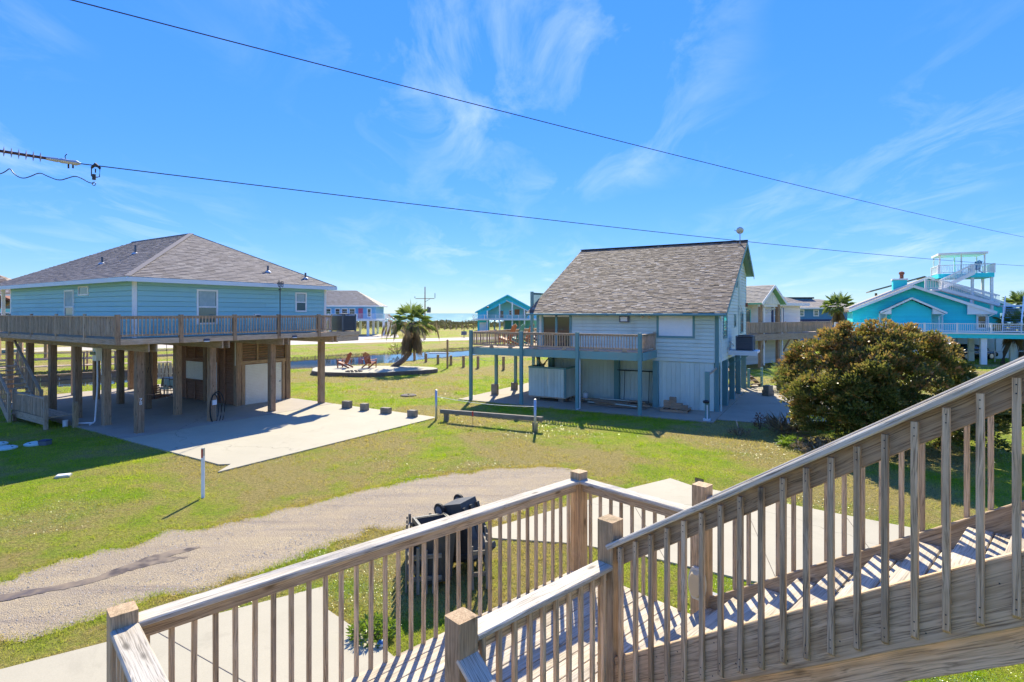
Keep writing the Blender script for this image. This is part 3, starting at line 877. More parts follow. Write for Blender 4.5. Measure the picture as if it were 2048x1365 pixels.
# roof
OV = .38
x0, x1, y0, y1 = -OV, LX+OV, -OV, 14.7
xm = (x0+x1)/2; ya, yb = y0+(xm-x0), y1-(xm-x0); ZA = 8.22
mb = MB().add([(x0,y0,ZE),(x1,y0,ZE),(x1,y1,ZE),(x0,y1,ZE),(xm,ya,ZA),(xm,yb,ZA)], [(0,1,4),(1,2,5,4),(2,3,5),(3,0,4,5),(0,3,2,1)])
rf = mb.build('roof', MT['roofdark'], H1)
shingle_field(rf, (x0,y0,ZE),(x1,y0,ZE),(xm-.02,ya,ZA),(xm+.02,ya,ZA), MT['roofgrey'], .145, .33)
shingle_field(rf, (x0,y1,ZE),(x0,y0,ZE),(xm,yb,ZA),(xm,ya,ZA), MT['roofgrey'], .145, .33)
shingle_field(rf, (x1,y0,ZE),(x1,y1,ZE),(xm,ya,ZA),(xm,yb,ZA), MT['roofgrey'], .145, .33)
mb = MB()
mb.bar((x0,y0,ZE+.03),(xm,ya,ZA+.03), .20, .03); mb.bar((x1,y0,ZE+.012),(xm,ya,ZA+.012), .09, .05); mb.bar((xm,ya,ZA+.02),(xm,yb,ZA+.02), .12, .05)
mb.att = [.75]*len(mb.f); mb.build('ridge_cap', MT['roofgrey'], rf)
mb = MB()
mb.box(x0-.03,x1+.03,y0-.03,y0+.01,ZE-.155,ZE+.012).box(x0-.03,x0+.01,y0+.012,y1,ZE-.155,ZE+.012).box(x1-.01,x1+.03,y0+.012,y1,ZE-.155,ZE+.012)
mb.build('fascia', MT['fascia'], rf)
MB().box(x0+.012,x1-.012,y0+.012,y1,ZE-.075,ZE-.045).build('soffit', MT['fascia'], rf)
def on_roof(px, py):     # height of the two visible slopes
    return ZE + min(py-y0, px-x0)/(xm-x0)*(ZA-ZE)
for (vx, vy, hh) in ((1.3, 6.0, .32), (2.2, 5.0, .40), (5.9, .75, .30), (7.6, .30, .30)):
    z = on_roof(vx, vy)
    pp = MB().tube([(vx,vy,z-.05),(vx,vy,z+hh)], .045, 10).build('vent_pipe', MT['acgrey'], rf)
    MB().lathe([(.16,-.02),(.12,.05),(.05,.08)], 12, (vx,vy,z)).build('flashing', MT['galv'], pp)
# porch end
MB().box(.1,.24,14.3,14.44,ZF,5.72).build('porch_post', MT['white'], H1)
# deck
E = .87
for k in range(6):
    board('deck_board', (-E+.02, -E+.02+.145*k+.07, ZF-.02), (9.9, -E+.02+.145*k+.07, ZF-.02), .139, .038, MT['h1deck'], H1)
for k in range(6):
    board('deck_board', (-E+.02+.145*k+.07, .022, ZF-.02), (-E+.02+.145*k+.07, 15, ZF-.02), .139, .038, MT['h1deck'], H1)
for k in range(15):
    board('deck_board', (0, LY+.1+.145*k, ZF-.02), (LX, LY+.1+.145*k, ZF-.02), .139, .038, MT['h1deck'], H1)
board('rim_board', (-E-.02,-E-.02,ZF-.105), (9.9,-E-.02,ZF-.105), .04, .20, MT['h1deck'], H1)
board('rim_board', (-E-.02,-E+.002,ZF-.105), (-E-.02,15.2,ZF-.105), .04, .20, MT['h1deck'], H1)
for k in range(26):
    y = -.5 + .6*k
    board('joist', (-E+.02,y,ZF-.135), (9.0 if k else 9.86,y,ZF-.135), .04, .19, MT['h1deck'], H1)
fR = Fac((0,-E-.02), (1,0), (0,-1)); fL = Fac((-E-.02,0), (0,1), (-1,0))
guard(H1, fR, -E+.05, 8.2, ZF, ZT, [-.89, 1.21, 3.31, 5.33, 7.43], MT['h1deck'], MT['pile'], sp=.125, pw=.14, pover=.04, pbase=-.2)
guard(H1, fL, -E+.05, 15.0, ZF, ZT, [1.75+2.62*k for k in range(5)], MT['h1deck'], MT['h1deck'], sp=.11, pw=.09, pover=.07, pbase=-.1)
fE = Fac((8.2,0), (0,1), (1,0))
guard(H1, fE, -.80, -.05, ZF, ZT, [], MT['h1deck'], MT['pile'], sp=.125)
# beams and piles
PX = [.29, 3.02, 5.78, 8.50]; PY = [.28 + 2.72*j for j in range(6)]
for i, x in enumerate(PX):
    for s in (-.07, .07):
        board('beam', (x+s*1.9,-.78,3.24), (x+s*1.9,14.6,3.24), .05, .29, MT['h1deck'], H1)
pa = []
for i, x in enumerate(PX):
    for j, y in enumerate(PY):
        pa.append(board('pile', (x,y,-.3), (x+random.uniform(-.015,.015),y+random.uniform(-.015,.015),3.40), .265, .265, MT['pile'], H1, up=(1,0,0), ch=.02))
# pile of the outer corner of the platform
board('beam', (8.5,-.83,3.26), (9.86,-.83,3.26), .09, .26, MT['h1deck'], H1)
# house number down the corner pile
def text(txt, size, mat, par, M4, name='lettering', th=.002):
    cu = bpy.data.curves.new(name, 'FONT'); cu.body = txt; cu.size = size; cu.extrude = th; cu.align_x = 'CENTER'; cu.align_y = 'CENTER'
    o = bpy.data.objects.new(name, cu); COL.objects.link(o)
    dg = bpy.context.evaluated_depsgraph_get()
    me = bpy.data.meshes.new_from_object(o.evaluated_get(dg))
    bpy.data.objects.remove(o); bpy.data.curves.remove(cu)
    me.materials.clear(); me.materials.append(mat)
    o = bpy.data.objects.new(name, me); COL.objects.link(o)
    if par: o.parent = par
    o.matrix_local = M4
    return o
MTX = Matrix(((1,0,0),(0,0,-1),(0,1,0))).to_4x4()     # upright, facing -y
for k, ch in enumerate('5098'):
    M4 = MTX.copy(); M4.translation = (.29, .28-.137, 1.62-.155*k)
    text(ch, .20, MT['white'], H1, M4, 'house_number')
# storage room under the house
sx0, sx1, sy0, sy1 = 5.78, 8.5, 2.98, 8.45
SR = MB().box(sx0+.04, sx1-.04, sy0+.04, sy1-.04, 0, 3.1).build('storage_room', MT['brownwall'], H1)
fS = Fac((sx0,sy0), (1,0), (0,-1)); fT = Fac((sx0,sy0), (0,1), (-1,0))
def louvres(fac, a0, a1, z0, z1, mat, par, sp=.115):
    mb = MB(); n = int((z1-z0)/sp)
    for i in range(n):
        z = z0 + (i+.5)*(z1-z0)/n
        p, q = Vector(fac.p(a0,.0,z)), Vector(fac.p(a1,.0,z))
        mb.bar(p, q, .10, .012, up=tuple(fac.n*.75+Vector((0,0,1))*.66))
    o = mb.build('louvres', mat, par); o['kind'] = 'stuff'; return o
# right-hand face: roller door below, louvres above
louvres(fS, .2, 2.62, 2.20, 3.08, MT['brownlight'], SR)
for a in (.16, 1.0, 1.85, 2.6): board('frame_post', fS.p(a,.05,2.12), fS.p(a,.05,3.1), .09, .05, MT['brownlight'], SR, up=(0,-1,0))
board('frame_rail', fS.p(.1,.055,2.1), fS.p(2.62,.055,2.1), .05, .16, MT['brownlight'], SR)
rd = MB()
for i in range(26): rd.bar(fS.p(.36,.045,.045+i*.076), fS.p(2.34,.045,.045+i*.076), .022, .070)
rdo = rd.build('roller_door', MT['roller'], SR)
for a in (.25, 2.46): board('door_jamb', fS.p(a,.05,0), fS.p(a,.05,2.04), .16, .06, MT['brownlight'], SR, up=(0,-1,0))
MB().box(sx0+2.2, sx0+2.28, sy0-.09, sy0-.06, 1.0, 1.03).build('handle', MT['dark'], rdo)
# left-hand face: louvred panels, serving hatch and a narrow white door
for a0, a1 in ((.2, 1.0), (1.06, 1.55), (2.3, 2.86), (4.7, 5.3)): louvres(fT, a0, a1, .06, 3.06, MT['brownwall'], SR)
louvres(fT, 2.95, 4.55, .06, 1.05, MT['brownwall'], SR); louvres(fT, 2.95, 4.55, 2.2, 3.06, MT['brownwall'], SR)
for a in (.12, 1.03, 1.62, 2.22, 2.9, 3.75, 4.62, 5.35): board('frame_post', fT.p(a,.055,0), fT.p(a,.055,3.1), .09, .05, MT['brownwall'], SR, up=(-1,0,0))
board('frame_rail', fT.p(2.86,.06,2.12), fT.p(4.66,.06,2.12), .05, .14, MT['brownwall'], SR)
board('hatch_counter', fT.p(2.86,.12,1.06), fT.p(4.66,.12,1.06), .22, .05, MT['brownwall'], SR)
ht = MB()
for i in range(12): ht.bar(fT.p(2.95,.075,1.14+i*.076), fT.p(4.56,.075,1.14+i*.076), .02, .070)
ht.build('serving_hatch', MT['roller'], SR)
fT.box(MB(), 1.68, 2.16, .03, .07, .04, 2.05).build('door', MT['white'], SR)
board('half_wall', (sx0+.9,sy1+.06,.0), (sx0+.9,sy1+.06,2.0), 1.2, .06, MT['brownwall'], H1, up=(0,1,0))
# cream conduit, meter and its pipe
MB().tube([(5.55,2.8,3.1),(5.55,2.8,2.0)], .02, 8).build('conduit', MT['cream2'], H1)

# slabs
def h1w(x, y):
    c, s = .5417, .8406
    return (-13.84 + c*x - s*y, 20.5 + s*x + c*y)
sheet('house_slab', [h1w(*p) for p in ((-.5,-.35),(8.75,-.35),(8.75,15),(-.5,15))], .045, MT['conc2'], th=.2)
sheet('driveway', [h1w(*p) for p in ((-.52,-.362),(-.52,-6.5),(-.30,-6.75),(-.98,-7.25),(8.75,-7.02),(8.75,-.362))], .04, MT['conc'], th=.2)
# ------------------------------------------------------------------ the sage and teal house on piles
H2 = thing('stilt_house', 'pale sage stilt house with teal trim, brown shingle roof and front deck', 'house', (9.3, 25.3, 0), math.atan2(.872, .489))
W2, D2 = 9.1, 10.0
f2 = Fac((0,0), (0,1), (-1,0)); s2 = Fac((0,0), (1,0), (0,-1))
ZB, ZW = 2.24, 4.63
RX, RZ_ = 7.2, 8.42
SLF = (RZ_-ZW)/RX; SLB = .52
def roof_in(x): return ZW + SLF*x if x < RX else RZ_ - SLB*(x-RX)
prof = [(0.02,ZB),(D2-.02,ZB),(D2-.02,roof_in(D2)-.05),(RX,RZ_-.05),(0.02,ZW-.03)]
MB().prism_y(prof, .02, W2-.02).build('wall_core', MT['sage'], H2)
siding(H2, f2, (.13, W2-.1), ZB, ZW-.12, .17, MT['sage'], joints=2)
def gext(z):
    a0 = 0.13 if z < ZW-.1 else (z-ZW+.12)/SLF
    a1 = D2-.1 if z < roof_in(D2)-.12 else RX + (RZ_-.12-z)/SLB
    return (a0, a1)
siding(H2, s2, gext, ZB, 8.3, .17, MT['sage'], joints=1)
for (x, y) in ((-.035,-.035), (-.035,W2-.1), (D2-.1,-.035)):
    MB().box(x, x+.15, y, y+.15, 0 if x < 1 else ZB, ZW-.02 if x < 1 else 6.7).build('corner_board', MT['teal'], H2)
f2.box(MB(), .125, W2, .005, .05, ZW-.13, ZW-.02).build('frieze_board', MT['teal'], H2)
# roof: two slopes with open rakes
ya, yb = -.42, W2+.42
th = .10
xe, xb = -.42, 10.45
ze, zb = ZW + SLF*xe, RZ_ - SLB*(xb-RX)
rf = MB().prism_y([(xe,ze),(RX,RZ_),(xb,zb),(xb,zb+th),(RX,RZ_+th*1.3),(xe,ze+th)], ya, yb).build('roof', MT['teal'], H2)
shingle_field(rf, (xe-.03,yb,ze+th),(xe-.03,ya-.02,ze+th),(RX,yb,RZ_+th*1.3),(RX,ya-.02,RZ_+th*1.3), MT['roofbrown'], .135, .24, lift=.022)
MB().bar((RX,ya-.03,RZ_+th*1.3+.035),(RX,yb+.03,RZ_+th*1.3+.035), .30, .035).build('ridge_cap', MT['roofdark'], rf)
for y in (ya-.012, yb+.012):
    mb = MB().prism_y([(xe-.02,ze-.10),(xe-.02,ze+th-.005),(RX,RZ_+th*1.3-.005),(xb+.02,zb+th-.005),(xb+.02,zb-.16),(RX,RZ_-.12)], y-.011, y+.011)
    mb.build('barge_board', MT['tealbeam'], rf)
gt = MB().tube([(xe-.09,ya,ze+.02),(xe-.09,yb,ze+.045)], .06, 8).build('gutter', MT['teal'], rf)
MB().tube([(xe-.07,-.16,ze),(-.10,-.16,ze-.25),(-.10,-.16,.1)], .035, 8).build('downpipe', MT['sage'], rf)
# front openings
def slider(par, fac, a0, a1, z0, z1):
    mb = MB()
    fac.box(mb, a0-.12, a0, .03, .075, z0, z1+.12); fac.box(mb, a1, a1+.12, .03, .075, z0, z1+.12); fac.box(mb, a0, a1, .03, .075, z1, z1+.12)
    am = (a0+a1)/2
    fac.box(mb, am-.06, am+.06, .03, .07, z0, z1)
    d = mb.build('sliding_door', MT['teal'], par)
    for q0, q1 in ((a0, am-.06), (am+.06, a1)):
        fac.box(MB(), q0+.002, q1-.002, .035, .045, z0, z1-.08).build('pane', MT['darkglass'], d)
    fac.box(MB(), a0, a1, .046, .07, z1-.079, z1-.002).build('blind_housing', MT['shade'], d)
slider(H2, f2, 7.25, 8.72, 2.79, 4.40)
w = window(H2, f2, 1.00, 2.76, 3.34, 4.53, MT['teal'], MT['shade'], fw=.10, mid=False)
window(H2, s2, 1.30, 2.45, 3.30, 4.55, MT['teal'], MT['glass'], fw=.09)
window(H2, s2, 4.9, 5.5, 3.75, 4.45, MT['teal'], MT['darkglass'], fw=.07, mid=False)
window(H2, s2, 7.4, 8.5, 3.35, 4.55, MT['teal'], MT['darkglass'], fw=.09)
window(H2, s2, 5.6, 6.1, 5.9, 6.6, MT['teal'], MT['darkglass'], fw=.06, mid=False)
MB().box(6.55, 6.66, -.09, -.03, ZB, 7.9).build('service_riser', MT['sage'], H2)
MB().tube([(6.2,-.06,4.9),(6.3,-.22,4.6),(6.6,-.16,4.3),(6.9,-.2,4.6),(6.62,-.12,4.95)], .018, 6).build('service_cable', MT['galv'], H2)
MB().box(9.6, 9.8, -.16, -.04, 4.9, 5.1).build('wall_box', MT['brick'], H2)
MB().box(3.6, 3.9, -.10, -.03, 6.0, 6.25).build('floodlight_base', MT['wmetal'], H2)
# deck
DZ = 2.78; DXF = -2.30; DY0, DY1 = 2.85, 11.70
for k in range(15):
    y = DXF+.09+.146*k
    board('deck_board', (y, DY0+.02, DZ-.02), (y, DY1-.02, DZ-.02), .139, .038, MT['h1deck'], H2)
for k in range(17):
    y = W2+.10+.146*k
    board('deck_board', (-.03, y, DZ-.0195), (8.0, y, DZ-.0195), .139, .038, MT['h1deck'], H2)
def h2beam(p, q, z0=2.39, z1=2.745): board('deck_beam', (*p,(z0+z1)/2), (*q,(z0+z1)/2), .07, z1-z0, MT['tealbeam'], H2)
h2beam((DXF-.075,DY0-.02),(DXF-.075,DY1+.02)); h2beam((DXF-.036,DY0-.06),(-.03,DY0-.06)); h2beam((DXF-.036,DY1+.06),(8,DY1+.06))
for k in range(16):
    y = DY0+.35+.56*k
    board('joist', (DXF-.03,y,2.63), (-.04 if y < W2 else 8.0,y,2.63), .04, .2, MT['h1deck'], H2)
fD = Fac((DXF,0), (0,1), (-1,0)); fDr = Fac((0,DY0), (1,0), (0,-1)); fDl = Fac((0,DY1), (1,0), (0,1))
PYS = [DY0, 5.80, 8.75, DY1]
guard(H2, fD, DY0+.05, DY1-.05, DZ, 3.56, [], MT['h1deck'], MT['teal'], sp=.13, bw=.036)
for y in PYS:
    board('deck_post', (DXF-.075-.105,y,-.2), (DXF-.075-.105,y,3.63), .15, .14, MT['teal'], H2, up=(1,0,0), ch=.006)
for y in (DY0+.75, DY0+2.1, DY0+3.7, DY0+5.2, DY0+6.6, DY0+7.7):
    MB().prism_x([(y-.13,DZ+.003),(y+.13,DZ+.003),(y+.04,DZ+.10),(y-.04,DZ+.10)], DXF-.05, DXF+.02).build('rail_block', MT['h1deck'], H2)
guard(H2, fDr, DXF+.02, -.05, DZ, 3.56, [-.1], MT['h1deck'], MT['h1deck'], sp=.13, bw=.036)
guard(H2, fDl, DXF+.02, 8.0, DZ, 3.56, [0, 2.2, 4.5, 6.8], MT['h1deck'], MT['h1deck'], sp=.13, bw=.036)
for x in (-.10, 2.10, 4.4, 6.7):
    board('deck_post', (x,DY1-.10,-.2), (x,DY1-.10,2.38), .15, .15, MT['teal'], H2, up=(1,0,0), ch=.006)
for x, s in ((-.10,.62), (2.10,.46)):
    MB().box(x-.28,x-.081,DY1-.30,DY1+.06,.0,s).build('post_base', MT['timber'], H2)
for sgn in (-1, 1):
    board('knee_brace', (-.1, 8.75, 1.75), (-.1, 8.75+sgn*.55, 2.40), .09, .04, MT['h1deck'], H2)
# upper balcony at the seaward gable
board('deck_post', (.55, W2+.62, DZ), (.55, W2+.62, 5.68), .14, .14, MT['teal'], H2, up=(1,0,0), ch=.006)
MB().box(.5,6.5,W2+.45,W2+.70,4.55,4.70).build('balcony_floor', MT['tealbeam'], H2)
fB = Fac((0,W2+.60), (1,0), (0,1))
guard(H2, fB, .6, 4.4, 4.72, 5.63, [], MT['teal'], MT['teal'], sp=.11, bw=.03)
# lower storey: boarded rooms and open piles
def boarded(par, fac, a0, a1, z0, z1, mat, w=.205, d=0, name='wall_board'):
    n = max(1, int(round((a1-a0)/w))); e = (a1-a0)/n
    for i in range(n):
        a = a0 + e*(i+.5)
        board(name, fac.p(a, d+.010, z0), fac.p(a, d+.010, z1), e-.010, .018, mat, par, up=tuple(fac.n), ch=.003)
MB().box(.03, 4.3, .28, 2.72, 0, ZB-.004).build('store_room', MT['sage'], H2)
boarded(H2, Fac((.03,0),(0,1),(-1,0)), .17, 2.72, .05, ZB-.01, MT['sage'])
boarded(H2, Fac((0,.28),(1,0),(0,-1)), .15, 4.3, .05, ZB-.01, MT['teal'])
MB().box(1.12, 7, 2.73, W2-.2, 0, ZB-.004).build('garage_room', MT['sage'], H2)
boarded(H2, Fac((1.12,0),(0,1),(-1,0)), 2.76, W2-.2, .05, ZB-.01, MT['sage'])
for (x, y) in ((-.02, 2.80), (.98, 5.05), (.98, 8.75)):
    board('pile', (x,y,-.2), (x,y,ZB), .26, .24, MT['teal'], H2, up=(1,0,0), ch=.01)
for x in (2.1, 4.4, 6.7, 9.1):
    board('pile', (x,.0,-.2), (x,.0,ZB), .26, .26, MT['teal'], H2, up=(1,0,0), ch=.01)
    board('pile', (x,4.6,-.2), (x,4.6,ZB), .26, .26, MT['teal'], H2, up=(1,0,0), ch=.01)
MB().box(.1, D2, .15, .25, ZB-.25, ZB-.01).build('sill_beam', MT['tealbeam'], H2)
# shower enclosure on blocks
SB = thing('shower_enclosure', 'sage boarded outdoor shower box with teal edging below the deck', 'shower', H2.location, H2.rotation_euler[2])
bx0, bx1, by0, by1 = -1.0, .85, 7.05, 9.1
fx = Fac((bx0,0),(0,1),(-1,0)); fy = Fac((0,by0),(1,0),(0,-1))
boarded(SB, fx, by0+.08, by1, .28, 1.70, MT['sage'], .18); boarded(SB, fy, bx0+.08, bx1, .28, 1.70, MT['sage'], .18)
boarded(SB, Fac((0,by1),(1,0),(0,1)), bx0, bx1, .28, 1.70, MT['sage'], .3)
MB().box(bx0-.02,bx0+.06,by0-.02,by0+.06,.26,1.74).build('corner_post', MT['teal'], SB)
mb = MB(); mb.box(bx0-.05,bx0+.04,by0-.05,by1+.02,1.70,1.78); mb.box(bx0+.042,bx1,by0-.05,by0+.04,1.70,1.78); mb.box(bx0+.042,bx1,by1-.06,by1+.02,1.70,1.78); mb.build('top_rail', MT['teal'], SB)
MB().box(bx0,bx1,by0+.02,by1,.22,.275).build('floor', MT['h1deck'], SB)
for (x, y) in ((bx0+.2,by0+.3),(bx0+.2,by0+1.6),(bx1-.3,by0+.3),(bx1-.3,by0+1.6)):
    MB().box(x-.1,x+.1,y-.14,y+.14,.045,.22).build('block', MT['timber'], SB)
# slab and drive
def h2w(x, y):
    c, s = .489, .872
    return (9.3 + c*x - s*y, 25.3 + s*x + c*y)
sheet('house_slab', [h2w(*p) for p in ((-2.65,-.25),(10.3,-.25),(10.3,12.4),(-2.65,12.4))], .05, MT['conc3'], th=.25)
sheet('driveway', [h2w(*p) for p in ((-1.9,-.26),(11.5,-.26),(11.5,-5.4),(-.2,-4.4),(-1.5,-3.6))], .035, MT['conc3'], th=.2)

# ------------------------------------------------------------------ other houses
def hip(par, x0, x1, y0, y1, ze, za, mat, fm, ridge='x', shingle=True, tab=.5, exp=.3, fas=.22):
    """hip roof with fascia"""
    if ridge == 'x':
        m_ = (y1-y0)/2; A = (x0+m_, (y0+y1)/2, za); B = (x1-m_, (y0+y1)/2, za)
        if A[0] > B[0]: A = B = ((x0+x1)/2, (y0+y1)/2, za)
        fs = [(0,1,5,4),(1,2,5),(2,3,4,5),(3,0,4),(0,3,2,1)]
    else:
        m_ = (x1-x0)/2; A = ((x0+x1)/2, y0+m_, za); B = ((x0+x1)/2, y1-m_, za)
        fs = [(0,1,4),(1,2,5,4),(2,3,5),(3,0,4,5),(0,3,2,1)]
    c = [(x0,y0,ze),(x1,y0,ze),(x1,y1,ze),(x0,y1,ze)]
    rf = MB().add(c+[A,B], fs).build('roof', mat, par)
    if shingle:
        e = .001
        if ridge == 'x':
            shingle_field(rf, c[0], c[1], A, B, mat, exp, tab); shingle_field(rf, c[3], c[0], (A[0],A[1]+e,A[2]), (A[0],A[1]-e,A[2]), mat, exp, tab); shingle_field(rf, c[1], c[2], (B[0],B[1]-e,B[2]), (B[0],B[1]+e,B[2]), mat, exp, tab)
        else:
            shingle_field(rf, c[0], c[1], (A[0]-e,A[1],A[2]), (A[0]+e,A[1],A[2]), mat, exp, tab); shingle_field(rf, c[3], c[0], B, A, mat, exp, tab)
    mb = MB(); mb.box(x0-.04,x1+.04,y0-.04,y0+.02,ze-fas,ze+.03); mb.box(x0-.04,x0+.02,y0+.022,y1,ze-fas,ze+.03); mb.box(x1-.02,x1+.04,y0+.022,y1,ze-fas,ze+.03); mb.box(x0+.022,x1-.022,y0+.022,y1,ze-.08,ze-.03)
    mb.build('fascia', fm, rf)
    return rf

# cornflower house on white piles beyond the road
H6 = thing('beach_house', 'cornflower blue hip-roofed beach house on tall white piles beyond the ditch', 'house', (-27.7, 114, 0), R(4))
MB().box(-20,0,0,10,3.3,6.0).build('wall', MT['sky6'], H6)
f6 = Fac((0,0),(1,0),(0,-1))
siding(H6, f6, (-20,0), 3.3, 5.9, .32, MT['sky6'])
hip(H6, -20.6, .7, -.6, 10.6, 6.05, 9.3, MT['rooftan'], MT['white'], tab=.6, exp=.4)
for a0, a1, z0 in ((-10.2,-8.9,4.1),(-6.9,-5.6,4.1),(-5.4,-4.1,4.1),(-3.9-4.3,-7.1,4.1),(-1.8,-.9,3.7)):
    window(H6, f6, a0, a1, z0, 5.5, MT['white'], MT['darkglass'], fw=.16)
f6.box(MB(), -4.0+.5, -2.6, .03, .1, 3.4, 5.5).build('door', MT['pink'], H6)
MB().box(-20,2.2,-2.4,-.02,3.0,3.3).build('deck', MT['white'], H6)
far_guard(H6, Fac((0,-2.3),(1,0),(0,-1)), -20, 2.2, 3.3, 4.4, MT['white'], sp=.25)
far_guard(H6, Fac((2.2,0),(0,1),(1,0)), -2.2, 4, 3.3, 4.4, MT['white'], sp=.25)
for x in (-19,-15.5,-12,-8.5,-5,-1.2,1.9):
    for y in (-2.1, 4, 9.4):
        MB().box(x-.22,x+.22,y-.22,y+.22,-.2,3.0).build('pile', MT['white'], H6)
st = MB()
for k in range(12): st.box(2.25+.33*k,2.25+.33*k+.3,1.0,2.4,3.2-.26*k,3.26-.26*k)
so_ = st.build('stair', MT['h1deck'], H6)
MB().bar((2.3,.9,4.2),(6.1,.9,1.1),.08,.14).bar((2.3,2.5,4.2),(6.1,2.5,1.1),.08,.14).bar((2.3,.9,3.1),(6.1,.9,0),.08,.3).bar((2.3,2.5,3.1),(6.1,2.5,0),.08,.3).build('stair_rail', MT['h1deck'], so_)

# azure gabled house by the dunes
H5 = thing('beach_house', 'azure gabled beach house with white posts and recessed porch near the sea', 'house', (-1.1, 140, 0), 0)
hw = 7.5; ap = 8.9; ev = 4.9
sl5 = (ap-ev)/hw
g5 = lambda x: ap - abs(x)*sl5
MB().prism_y([(-hw,0),(-5.0,0),(-5.0,2.8),(-hw,2.8)], 0, 12).build('garage', MT['azure'], H5)
MB().box(-7.0,-5.3,-.04,-.002,0,2.2).build('garage_door', MT['shade'], H5)
MB().box(-1,hw,6,12,0,2.8).build('store_room', MT['seafoam'], H5)
MB().prism_y([(-hw,2.8),(hw,2.8),(hw,ev),(0,ap),(-hw,ev)], 2.5, 13).build('wall', MT['seafoam'], H5)
mb = MB()
mb.prism_y([(-hw,3.1),(-4.9,3.1),(-4.9,g5(4.9)-1.25),(0,ap-1.35),(0,ap),(-hw,ev)], 0, .25)
mb.prism_y([(4.9,3.1),(hw,3.1),(hw,ev),(0,ap),(0,ap-1.35),(4.9,g5(4.9)-1.25)], 0, .25)
mb.build('gable_front', MT['azure'], H5)
rf = MB().prism_y([(-hw-.6,g5(hw+.6)),(0,ap+.02),(hw+.6,g5(hw+.6)),(hw+.6,g5(hw+.6)+.22),(0,ap+.24),(-hw-.6,g5(hw+.6)+.22)], -.7, 13.5).build('roof', MT['rooftan'], H5)
mb = MB().bar((-hw-.6,-.72,g5(hw+.6)+.08),(0,-.72,ap+.12),.06,.3); mb.bar((0,-.74,ap+.12),(hw+.6,-.74,g5(hw+.6)+.08),.06,.3); mb.build('barge_board', MT['azure'], rf)
MB().bar((-.4,-.1,ap-1.2),(5.9,-.1,g5(5.9)-1.05),.1,.16).build('gable_trim', MT['white'], H5)
MB().box(-hw-1,hw+.8,-1.6,2.5,2.75,3.1).build('deck', MT['white'], H5)
far_guard(H5, Fac((0,-1.5),(1,0),(0,-1)), -hw-1, hw+.8, 3.1, 4.1, MT['white'], sp=.3)
for x in (-5.0,-1.95,1.15,4.2): MB().box(x-.16,x+.16,-1.4,-1.08,0,g5(abs(x))-1.1).build('post', MT['white'], H5)
for x in (-3.4,-.9,3.0,6.3): MB().box(x-.2,x+.2,4,4.4,0,2.8).build('post', MT['white'], H5)
f5 = Fac((0,2.5),(1,0),(0,-1))
window(H5, f5, -2.2, -.9, 3.2, 5.3, MT['seafoam'], MT['darkglass'], fw=.18, name='door', mid=False); window(H5, f5, .3, 1.3, 4.0, 5.3, MT['white'], MT['darkglass'], fw=.12)
window(H5, f5, 3.9, 4.8, 4.0, 5.4, MT['white'], MT['darkglass'], fw=.12); f5.box(MB(), 1.75, 3.0, .03, .10, 4.1, 5.5).build('wall_ornament', MT['chair_orange'], H5)
MB().lathe([(.05,0),(.32,.15),(.35,.3),(.1,.45)], 10, (-4.9,-1.3,5.75)).build('lamp', MT['dark'], H5)

# cream house with navy shutters behind the sage house
H3 = thing('beach_house', 'cream house with navy shutters, mint green porch gable and wooden deck', 'house', (20.5, 46, 0), math.atan2(.55, .83))
MB().box(-6,10,2.4,12,0,5.3).build('wall', MT['cream'], H3)
f3 = Fac((0,2.4),(1,0),(0,-1))
siding(H3, f3, (-6,10), 0.1, 5.25, .22, MT['cream'])
hip(H3, -6.6, 10.6, 1.8, 12.6, 5.42, 7.6, MT['rooftan'], MT['white'], tab=.4, exp=.2)
pg = 6.72
rf = MB().prism_y([(-.35,5.22),(1.4,pg),(3.15,5.22),(3.15,5.34),(1.4,pg+.13),(-.35,5.34)], -.3, 5).build('porch_roof', MT['mint'], H3)
shingle_field(rf, (-.37,5,5.34),(-.37,-.3,5.34),(1.4,5,pg+.13),(1.4,-.3,pg+.13), MT['rooftan'], .18, .3)
MB().prism_y([(0,5.25),(2.8,5.25),(1.4,pg-.15)], .05, .12).build('gable_panel', MT['cream'], H3)
for k in range(1, 11):
    x = .1+.26*k; zt_ = 5.25+(1.4-abs(x-1.4))*(pg-.2-5.25)/1.4
    board('batten', (x,.035,5.27), (x,.035,zt_), .04, .03, MT['cream'], H3, up=(0,-1,0))
mb = MB().bar((-.4,-.32,5.26),(1.4,-.32,pg+.04),.04,.2); mb.bar((1.4,-.325,pg+.04),(3.2,-.325,5.26),.04,.2); mb.build('barge_board', MT['white'], rf)
for x in (.15, 2.65):
    board('porch_post', (x,.2,0), (x,.2,5.25), .26, .26, MT['pile'], H3, up=(1,0,0))
board('porch_beam', (-.1,.2,5.15), (2.9,.2,5.15), .14, .2, MT['white'], H3)
MB().tube([(-.1,-.25,5.2),(.35,.0,4.95),(.35,.0,.2)], .05, 8).build('downpipe', MT['white'], H3)
MB().tube([(2.95,-.25,5.2),(3.0,.0,4.95),(3.0,.0,.2)], .05, 8).build('downpipe', MT['white'], H3)
MB().box(-4,11,-.05,2.38,2.55,2.8).build('deck', MT['h1deck'], H3)
board('rim_board', (-4,-.08,2.5), (11,-.08,2.5), .05, .5, MT['h1deck'], H3)
guard(H3, Fac((0,-.05),(1,0),(0,-1)), -4, 11, 2.8, 3.75, [3.4,5.9,8.4,10.9,-2,-3.9], MT['h1deck'], MT['h1deck'], sp=.16, bw=.09)
for x in (-3.5, 5.6, 8.2, 10.8): board('pile', (x,.3,-.2), (x,.3,2.55), .28, .28, MT['pile'], H3, up=(1,0,0))
for x, s in ((.3,1),(3.6,1.3),(8.0,-1.2)): board('knee_brace', (x,.3,1.2), (x+s,.3,2.5), .1, .1, MT['pile'], H3)
